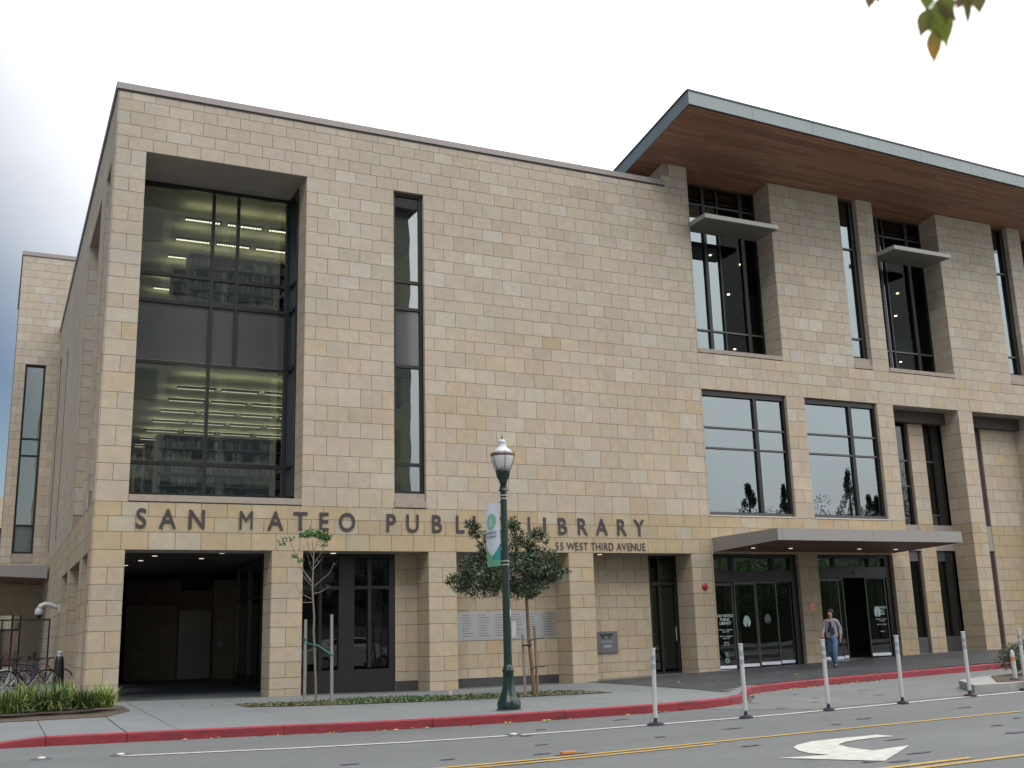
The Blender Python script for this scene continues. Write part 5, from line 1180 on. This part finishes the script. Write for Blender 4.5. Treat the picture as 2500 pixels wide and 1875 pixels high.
# ------------------------------------------------------------------ left yard: gate, camera, bicycles, post light
G = thing('yard_gate', (1.0, 11.9, 0), 'dark steel framed mesh gate beside the arcade at the left edge', 'gate')
for x in (-.35, .42, 1.82):
    MB().box(x-.025, x+.025, 11.88, 11.93, 0, 2.14).build('gate_post', FRAME, G)
MB().box(-.35, 1.82, 11.881, 11.929, 2.10, 2.15).build('gate_rail', FRAME, G); MB().box(-.35, 1.82, 11.881, 11.929, .08, .12).build('gate_rail', FRAME, G)
MB().box(1.38, 1.5, 11.86, 11.88, .9, 1.1).build('lock_box', FRAME, G)
wm = MB()
for k in range(18): z = .2+k*.11; wm.box(.42, 1.8, 11.90, 11.904, z, z+.006)
for k in range(13): x = .5+k*.105; wm.box(x, x+.006, 11.9045, 11.908, .12, 2.1)
wm.build('mesh_panel', FRAMEL, G)
wl_ = thing('brick_pier', (-.05, 10.5, 0), 'narrow reddish brown post at the very left edge before the gate', 'post')
MB().box(-.5, -.12, 10.2, 10.6, 0, 2.2).build('shaft', BRICKR, wl_)
# wall camera
CC = thing('security_camera', (1.6, 11.0, 2.4), 'white dome security camera on a curved arm fixed to the side wall above the gate', 'camera')
MB().box(2.0, 2.05, 10.9, 11.1, 2.32, 2.58).build('wall_plate', WPLAST, CC)
MB().tube([(2.02, 11.0, 2.46), (1.9, 11.0, 2.50), (1.78, 11.0, 2.56), (1.62, 11.0, 2.58), (1.50, 11.0, 2.52), (1.46, 11.0, 2.44)], [.06, .065, .07, .08, .09, .10], 12).build('arm', WPLAST, CC, smooth=True)
MB().lathe([(.125, 2.24), (.13, 2.32), (.12, 2.40), (.09, 2.46), (.001, 2.5)], (1.45, 11.0, 0), 18).build('housing', WPLAST, CC, smooth=True)
MB().lathe([(.001, 2.14), (.06, 2.16), (.10, 2.24)], (1.45, 11.0, 0), 16).build('dome_lens', BLACKR, CC, smooth=True)
# post light
PLt = thing('post_light', (2.0, 5.6, 0), 'dark cone-shaped pillar light with a clear top between the bicycles and the arcade', 'bollard light')
MB().lathe([(.15, 0), (.14, .3), (.11, .9), (.09, 1.0)], (1.78, 4.6, 0), 16).build('body', FRAME, PLt, smooth=True); MB().lathe([(.05, 1.0), (.05, 1.08), (.07, 1.10), (.04, 1.14)], (1.78, 4.6, 0), 12).build('lamp_head', GLOBET, PLt)
def bicycle(x, y, ang, label, fm, seat=True, fender=None, lean=0):
    t = thing('bicycle', (x, y, 0), label, 'bicycle', 'bicycles parked at the side wall')
    t.rotation_euler = (lean, 0, ang)
    def P(a, z, s=0): return (a, s, z)
    def prt(mb, n, m, par=t):
        o = mb.build(n, m, None); o.parent = par; return o
    for wx in (-.52, .52):
        w = MB(); n = 28; prof = 6
        vs = []; fs = []
        for i in range(n):
            a = 2*math.pi*i/n
            for j in range(prof):
                b = 2*math.pi*j/prof; rr2 = .33+.018*math.cos(b); vs.append((wx+rr2*math.cos(a), .018*math.sin(b), .345+rr2*math.sin(a)))
        for i in range(n):
            for j in range(prof): fs.append((i*prof+j, ((i+1) % n)*prof+j, ((i+1) % n)*prof+(j+1) % prof, i*prof+(j+1) % prof))
        w.add(vs, fs); wo_ = prt(w, 'wheel', TYRE)
        sp = MB()
        for k in range(20):
            a = 2*math.pi*k/20; sp.tube([(wx+.02*math.cos(a), .02 if k % 2 else -.02, .345+.02*math.sin(a)), (wx+.31*math.cos(a), 0, .345+.31*math.sin(a))], .0025, 4, caps=False)
        vs = []; 
        sp.tube([(wx+.305*math.cos(2*math.pi*k/24), 0, .345+.305*math.sin(2*math.pi*k/24)) for k in range(25)], .011, 5)
        sp.tube([(wx, -.04, .345), (wx, .04, .345)], .02, 8); o = sp.build('rim', STEEL, None); o.parent = wo_
    f = MB(); head_b, head_t, seat_t, bb, rear = P(.36, .70), P(.31, .86), P(-.17, .80), P(-.08, .30), P(-.52, .345)
    for a, b in ((head_t, seat_t), (head_b, bb), (seat_t, bb), (bb, rear), (seat_t, rear), (head_b, head_t)): f.tube([a, b], .016, 8)
    prt(f, 'frame', fm)
    k = MB(); k.tube([P(.36, .70), P(.40, .62), P(.52, .345)], [.018, .016, .012], 8); prt(k, 'fork', STEEL)
    h = MB(); h.tube([P(.31, .86), P(.29, .98)], .013, 7); h.tube([P(.22, 1.02, -.30), P(.30, 1.0, -.2), P(.31, .98, 0), P(.30, 1.0, .2), P(.22, 1.02, .30)], .013, 7); prt(h, 'handlebar', BLACKR)
    s = MB(); s.tube([P(-.17, .80), P(-.21, .94)], .013, 7); s.hexa([P(-.34, .94, -.08), P(-.06, .95, -.02), P(-.06, .95, .02), P(-.34, .94, .08), P(-.34, .98, -.08), P(-.06, .975, -.02), P(-.06, .975, .02), P(-.34, .98, .08)]); prt(s, 'saddle', BLACKR)
    c = MB(); c.tube([(-.08+.09*math.cos(a), -.05, .30+.09*math.sin(a)) for a in [2*math.pi*q/16 for q in range(17)]], .008, 5); c.tube([P(-.08, .30, -.07), P(.02, .16, -.10)], .01, 6); c.tube([P(-.08, .30, .07), P(-.18, .44, .10)], .01, 6); prt(c, 'crank', STEEL)
    if fender:
        q = MB(); pts = [(.52+.375*math.cos(a), 0, .345+.375*math.sin(a)) for a in [math.radians(v) for v in range(20, 171, 10)]]
        vs = []; fs = []
        for p in pts: vs += [(p[0], -.035, p[2]), (p[0], 0, p[2]+.012), (p[0], .035, p[2])]
        for i in range(len(pts)-1):
            for j in (0, 1): a = i*3+j; fs.append((a, a+1, a+4, a+3))
        q.add(vs, fs); prt(q, 'fender', fender)
    return t
bicycle(1.0, 4.1, math.radians(200), 'bicycle with a pale front mudguard nearest the street in the side yard', mat('frame_red', (.07, .025, .03), .4), fender=mat('fender_pale', (.42, .5, .46), .3), lean=math.radians(4))
bicycle(1.05, 4.75, math.radians(188), 'bicycle with a blue frame, in the middle of the parked row', mat('frame_blue', (.04, .09, .22), .35), lean=math.radians(-4))
bicycle(1.35, 5.4, math.radians(175), 'dark maroon bicycle furthest from the street, against the side wall', mat('frame_maroon', (.11, .02, .03), .4), lean=math.radians(3))
bicycle(.55, 4.45, math.radians(205), 'black bicycle at the street side of the row, mostly hidden by the plants', mat('frame_black', (.02, .02, .022), .4), lean=math.radians(6))
RK = thing('bicycle_rack', (1.3, 4.9, 0), 'low coiled steel bicycle rack behind the planting bed', 'bicycle rack')
for k in range(5): MB().tube([(.9+k*.16, 3.75, 0), (.92+k*.16, 3.75, .28), (1.0+k*.16, 3.75, .36), (1.08+k*.16, 3.75, .28), (1.1+k*.16, 3.75, 0)], .014, 7).build('loop', STEEL, RK)

# ------------------------------------------------------------------ walking person
def skin(name, nodes, edges, m, parent, sub=2, root=0):
    me = bpy.data.meshes.new(name); me.from_pydata([n[:3] for n in nodes], edges, []); ob = bpy.data.objects.new(name, me); COL.objects.link(ob)
    md = ob.modifiers.new('s', 'SKIN'); md.use_smooth_shade = True
    for i, n_ in enumerate(nodes):
        r_ = n_[3]; me.skin_vertices[0].data[i].radius = (r_, n_[4] if len(n_) > 4 else r_)
    me.skin_vertices[0].data[root].use_root = True
    sm_ = ob.modifiers.new('u', 'SUBSURF'); sm_.levels = sub; sm_.render_levels = sub
    dg = bpy.context.evaluated_depsgraph_get(); m2 = bpy.data.meshes.new_from_object(ob.evaluated_get(dg)); bpy.data.objects.remove(ob)
    m2.name = name; m2.materials.clear()
    for x_ in (m if isinstance(m, list) else [m]): m2.materials.append(x_)
    o = bpy.data.objects.new(name, m2); COL.objects.link(o); o.parent = parent
    for p in m2.polygons: p.use_smooth = True
    return o
px_, py_ = 21.62, -2.55; pz_ = zs(px_, py_)
PP = thing('person', (px_, py_, pz_+.008), 'woman with short dark hair in jeans and open grey cardigan walking past the glass doors', 'person')
PP.rotation_euler = (0, 0, math.radians(122)); PP.scale = (.93, .93, .93)   # local +Y forward (towards the street, leftwards)
# local frame: x right, y forward, z up; left leg forward, right leg trailing
nd = [(0,0,.93,.10,.07),(0,.01,1.10,.09,.06),(0,.02,1.27,.12,.075),(0,.015,1.38,.10,.07),(0,.02,1.44,.048),(0,.045,1.50,.062,.07),(0,.05,1.58,.075,.088),(0,.045,1.655,.05,.06),
      (-.09,.03,.86,.06),(-.095,.20,.48,.045),(-.09,.17,.10,.036),(-.09,.27,.05,.034),   # forward leg
      (.09,-.02,.86,.06),(.10,-.06,.47,.045),(.10,-.36,.17,.036),(.10,-.34,.07,.034),    # trailing leg
      (-.17,.015,1.37,.05),(-.235,-.08,1.13,.042),(-.25,-.02,.90,.030),(-.245,.02,.83,.028),
      (.17,.015,1.37,.05),(.225,.03,1.12,.042),(.22,.20,.97,.030),(.21,.25,.92,.028)]
eg = [(0,1),(1,2),(2,3),(3,4),(4,5),(5,6),(6,7),(0,8),(8,9),(9,10),(10,11),(0,12),(12,13),(13,14),(14,15),(3,16),(16,17),(17,18),(18,19),(3,20),(20,21),(21,22),(22,23)]
body = skin('body', nd, eg, SKIN, PP)
skin('jeans', [(0,0,.92,.155,.12),(0,0,1.0,.14,.105),(-.09,.03,.84,.105),(-.097,.20,.48,.076),(-.092,.19,.10,.062),(.09,-.02,.84,.105),(.10,-.06,.47,.076),(.10,-.36,.14,.062)], [(0,1),(0,2),(2,3),(3,4),(0,5),(5,6),(6,7)], JEANS, PP)
skin('top', [(0,.015,.93,.165,.13),(0,.02,1.04,.155,.12),(0,.025,1.15,.14,.10),(0,.03,1.28,.15,.105),(0,.02,1.385,.10,.07)], [(0,1),(1,2),(2,3),(3,4)], TOPN, PP)
skin('cardigan', [(0,-.035,.97,.185,.105),(0,-.015,1.15,.165,.10),(0,-.01,1.28,.165,.11),(0,-.005,1.385,.13,.075),(-.175,.01,1.375,.068),(-.24,-.08,1.13,.058),(-.252,-.025,.92,.042),(.175,.01,1.375,.068),(.23,.03,1.12,.058),(.225,.19,.985,.042)], [(0,1),(1,2),(2,3),(3,4),(4,5),(5,6),(3,7),(7,8),(8,9)], CARDI, PP)
# open front flaps of the cardigan
for sx_ in (-1, 1):
    q = MB(); q.hexa([(sx_*.06,.10,.90),(sx_*.17,.07,.90),(sx_*.18,-.02,.90),(sx_*.16,-.04,.90),(sx_*.045,.125,1.36),(sx_*.13,.085,1.37),(sx_*.15,.0,1.37),(sx_*.12,-.02,1.37)]); o = q.build('cardigan_flap', CARDI, None); o.parent = PP
skin('hair', [(0,.055,1.715,.085,.095),(0,.005,1.66,.112,.10),(0,-.025,1.56,.105,.062)], [(0,1),(1,2)], HAIR, PP)
for a, b in (((-.03,.134,1.605),.010), ((.03,.134,1.605),.010)):
    q = MB(); q.lathe([(.001,-b),(b,0),(.001,b)], a, 8); o = q.build('eye', HAIR, None); o.parent = PP
q = MB(); q.hexa([(-.014,.13,1.565),(.014,.13,1.565),(.014,.12,1.565),(-.014,.12,1.565),(-.007,.128,1.60),(.007,.128,1.60),(.006,.12,1.60),(-.006,.12,1.60)]); q.hexa([(-.014,.155,1.562),(.014,.155,1.562),(.014,.13,1.560),(-.014,.13,1.560),(-.006,.135,1.60),(.006,.135,1.60),(.006,.125,1.60),(-.006,.125,1.60)]); o = q.build('nose', SKIN, None); o.parent = PP
q = MB(); q.box(-.024,.024,.112,.126,1.528,1.538); o = q.build('mouth', BAGR, None); o.parent = PP
def hand(c, s_, fwd):
    c = Vector(c); fwd = Vector(fwd).normalized(); sd_ = fwd.cross(Vector((s_, 0, 0))).normalized()
    n_ = [(*c, .026, .016), (*(c+fwd*.07), .030, .014)]; e_ = [(0, 1)]
    o = skin('hand', n_, e_, SKIN, PP, 1)
    for k in range(4):
        b = c+fwd*.075+sd_*(k-1.5)*.017; L_ = (.062, .072, .068, .054)[k]
        q = MB(); q.tube([b-fwd*.02, b+fwd*L_*.5, b+fwd*L_*.85+Vector((-s_*.018, 0, 0))], [.009, .008, .006], 6); o2 = q.build('finger', SKIN, None, smooth=True); o2.parent = PP
    b = c+fwd*.03+sd_*.028; q = MB(); q.tube([b, b+fwd*.03+sd_*.02, b+fwd*.055+sd_*.02], [.010, .009, .006], 6); o2 = q.build('thumb', SKIN, None, smooth=True); o2.parent = PP
hand((-.248,.01,.86), -1, (.02,.25,-1)); hand((.212,.24,.93), 1, (-.1,.6,-.8))
skin('shoe', [(-.09,.17,.07,.05),(-.09,.24,.05,.05,.045),(-.09,.35,.04,.045,.035)], [(0,1),(1,2)], SHOE, PP, 1); skin('shoe', [(.10,-.38,.15,.052),(.10,-.35,.08,.05,.045),(.10,-.30,.04,.045,.035)], [(0,1),(1,2)], SHOE, PP, 1)
for n_, m_, v_, lb in (('waist_bag', BAGT, [(.02,.15,.88),(.14,.13,.88),(.14,.09,.88),(.02,.10,.88),(.0,.16,1.03),(.14,.14,1.03),(.14,.09,1.03),(.0,.10,1.03)], 'small grey bag hanging at the front of the walking woman'), ('red_bag', BAGR, [(.17,.22,.68),(.26,.22,.68),(.26,.36,.68),(.17,.36,.68),(.18,.25,.90),(.25,.25,.90),(.25,.33,.90),(.18,.33,.90)], 'dull red pouch held in the walking woman\'s hand')):
    Mx = Matrix.Translation(PP.location) @ Matrix.Rotation(math.radians(122), 4, 'Z') @ Matrix.Scale(.93, 4)
    q = MB(); q.hexa([tuple(Mx @ Vector(v)) for v in v_]); q.build(n_, m_, None, label=lb, category='bag')

# ------------------------------------------------------------------ surroundings (far left strip, and what the glass reflects)
BT = thing('bare_tree', (-6.5, 48, 0), 'bare winter tree with twisting grey branches at the far left edge', 'tree')
tm = MB(); r = random.Random(21)
def grow(p, d, L_, rad, dep):
    q = p+d*L_; mid = (p+q)/2+Vector((r.uniform(-1, 1), r.uniform(-1, 1), r.uniform(-.5, .5)))*L_*.10
    tm.tube([p, mid, q], [rad, rad*.85, rad*.65], 6, caps=False)
    if dep == 0: return
    for k in range(3 if dep > 1 else 2):
        nd_ = (d+Vector((r.uniform(-1, 1), r.uniform(-.8, .8), r.uniform(-.3, .7)))*.75).normalized(); grow(q, nd_, L_*r.uniform(.62, .85), rad*.6, dep-1)
grow(Vector((-5.5, 48, 0)), Vector((.05, 0, 1)), 4.5, .30, 6)
tm.build('branch', mat('bark_dark', (.05, .04, .04), .9), BT)
HB = thing('brown_house', (-8, 60, 0), 'low brown sided house with a tan shingle roof behind the bare tree', 'house')
bx('wall', BRICKR, HB, -16, 3.0, 58, 66, 0, 9.5)
MB().hexa([(-17, 57.2, 9.5), (4, 57.2, 9.5), (4, 66, 9.5), (-17, 66, 9.5), (-14, 61.5, 12.2), (1.5, 61.5, 12.2), (1.5, 62, 12.2), (-14, 62, 12.2)]).build('roof', SHINGLE, HB)
for k in range(5): bx('window', OFFGL, HB, -14+k*3.3, -12.8+k*3.3, 57.95, 58, 5.6, 7.4)
# office block across the street
OF = thing('office_block', (10, -52, 0), 'pale banded office block across the street, seen only reflected in the tall library windows', 'building')
bx('wall', OFFICE, OF, 5, 27, -62, -46, -.3, 33)
for k in range(8):
    for j in range(5): bx('window', OFFGL, OF, 5.9+j*4.2, 9.4+j*4.2, -46.0, -45.9, 2.2+k*3.9, 4.3+k*3.9)
mb = MB(); mb.box(4.5, 27.5, -62.5, -45.2, 33, 33.8); mb.build('roof', OFFICE, OF)
LB = thing('low_building', (60, -54, 0), 'long low green grey building behind the trees across the street, reflected in the glass doors', 'building')
bx('wall', mat('low_wall', (.15, .18, .10), .9, noise=.3, scale=.8), LB, 28, 110, -56, -50, -.3, 8.2)
def far_tree(x, y, h, w, kind, label, seed):
    t = thing('conifer_tree' if kind else 'broadleaf_tree', (x, y, -.3), label, 'tree', 'trees across the street seen in the glass')
    MB().tube([(x, y, -.3), (x, y, h*.5), (x, y, h*.95)], [.3, .2, .04], 8).build('trunk', BARKB, t)
    r_ = random.Random(seed); cl_ = MB(); cs_ = []
    for k in range(90 if kind else 110):
        if kind:
            s = r_.random()**.8; a = r_.uniform(0, 6.28); q = (1-s)*w*1.25*r_.uniform(.3, 1); cs_.append(((x+q*math.cos(a), y+q*math.sin(a), h*.12+s*h*.88), (.5*(1.2-s), .5*(1.2-s), .4)))
        else:
            a = r_.uniform(0, 6.28); q = math.sqrt(r_.random())*w; zz_ = r_.uniform(.25, 1); cs_.append(((x+q*math.cos(a)*math.sin(zz_*2.6+.3), y+q*math.sin(a), h*zz_), (.7, .7, .6)))
    leaves(cl_, cs_, 85, .17, 0, r_, gtint(.5, 1.5, .1), asp=.5); cl_.build('foliage', LEAFD if kind else LEAF, t)
FT = [(63.5, -47, 11.6, 3.6, 0, 'rounded tree behind the tallest conifer in the right window reflection'), (69, -43.5, 11.8, 3.4, 1, 'ragged conifer just right of the tallest in the reflection'), (58.8, -48, 10.6, 3.0, 0, 'low rounded tree between the two left reflected conifers'), (74.5, -45, 12.8, 3.6, 0, 'loose tall tree reflected at the edge of the right big window'),
      (56.5, -45, 13.0, 3.4, 1, 'tall dark conifer reflected low in the left big window'), (61.0, -46, 12.8, 2.8, 1, 'slim conifer reflected at the right of the left big window'), (66.5, -44, 14.2, 3.8, 1, 'tallest conifer reflected in the right big window'),
      (70.5, -46, 12.3, 4.2, 1, 'wide dark conifer reflected beside the tallest'), (78, -44, 15.0, 4.2, 0, 'round green tree reflected at the right end of the right big window'), (48, -38, 7.0, 4.0, 0, 'low bushy tree reflected in the left glass doors'),
      (38, -34, 6.5, 3.5, 0, 'green street tree reflected over the left doors'), (58, -36, 7.0, 4.5, 0, 'spreading green tree reflected in the right glass doors'), (68, -36, 8.0, 4.5, 0, 'bushy green tree reflected over the right doors')]
for i, a in enumerate(FT): far_tree(*a, 100+i)
# white car parked across the street (its reflection shows in the storefront)
def car(x, y, z):
    t = thing('parked_car', (x, y, z), 'white parked car reflected in the dark storefront behind the sapling', 'car')
    prof = [(-2.2, .35), (-2.25, .75), (-2.05, .95), (-1.55, 1.02), (-1.0, 1.42), (.55, 1.45), (1.25, 1.02), (2.05, .88), (2.25, .6), (2.2, .35)]
    b = MB(); n = len(prof); vs = []
    for s_ in (-.86, .86):
        for a, h in prof: vs.append((x+a, y+s_*(.82 if h > 1.1 else 1), z+h))
    b.add(vs, [tuple(range(n))[::-1], tuple(range(n, 2*n))]+[(i, (i+1) % n, n+(i+1) % n, n+i) for i in range(n)]); b.build('body', CARW, t)
    for s_ in (-1, 1):
        g_ = MB(); yy = y+s_*.80; g_.add([(x-1.35, yy+s_*.03, z+1.03), (x+1.05, yy+s_*.03, z+1.03), (x+.5, yy-s_*.02, z+1.38), (x-.95, yy-s_*.02, z+1.38)], [(0,1,2,3)]); g_.build('side_window', OFFGL, t)
        for wx in (-1.35, 1.35):
            w_ = MB(); w_.tube([(x+wx, y+s_*.70, z+.32), (x+wx, y+s_*.90, z+.32)], .32, 18); o = w_.build('wheel', TYRE, t)
            w2 = MB(); w2.tube([(x+wx, y+s_*.895, z+.32), (x+wx, y+s_*.91, z+.32)], .19, 14); w2.build('rim', STEEL, o)
    for s_ in (-.6, .6): bx('headlight', GLOBET, t, x+2.17, x+2.26, y+s_-.15, y+s_+.15, z+.58, z+.74)
car(15.2, -20.9, zr(15))
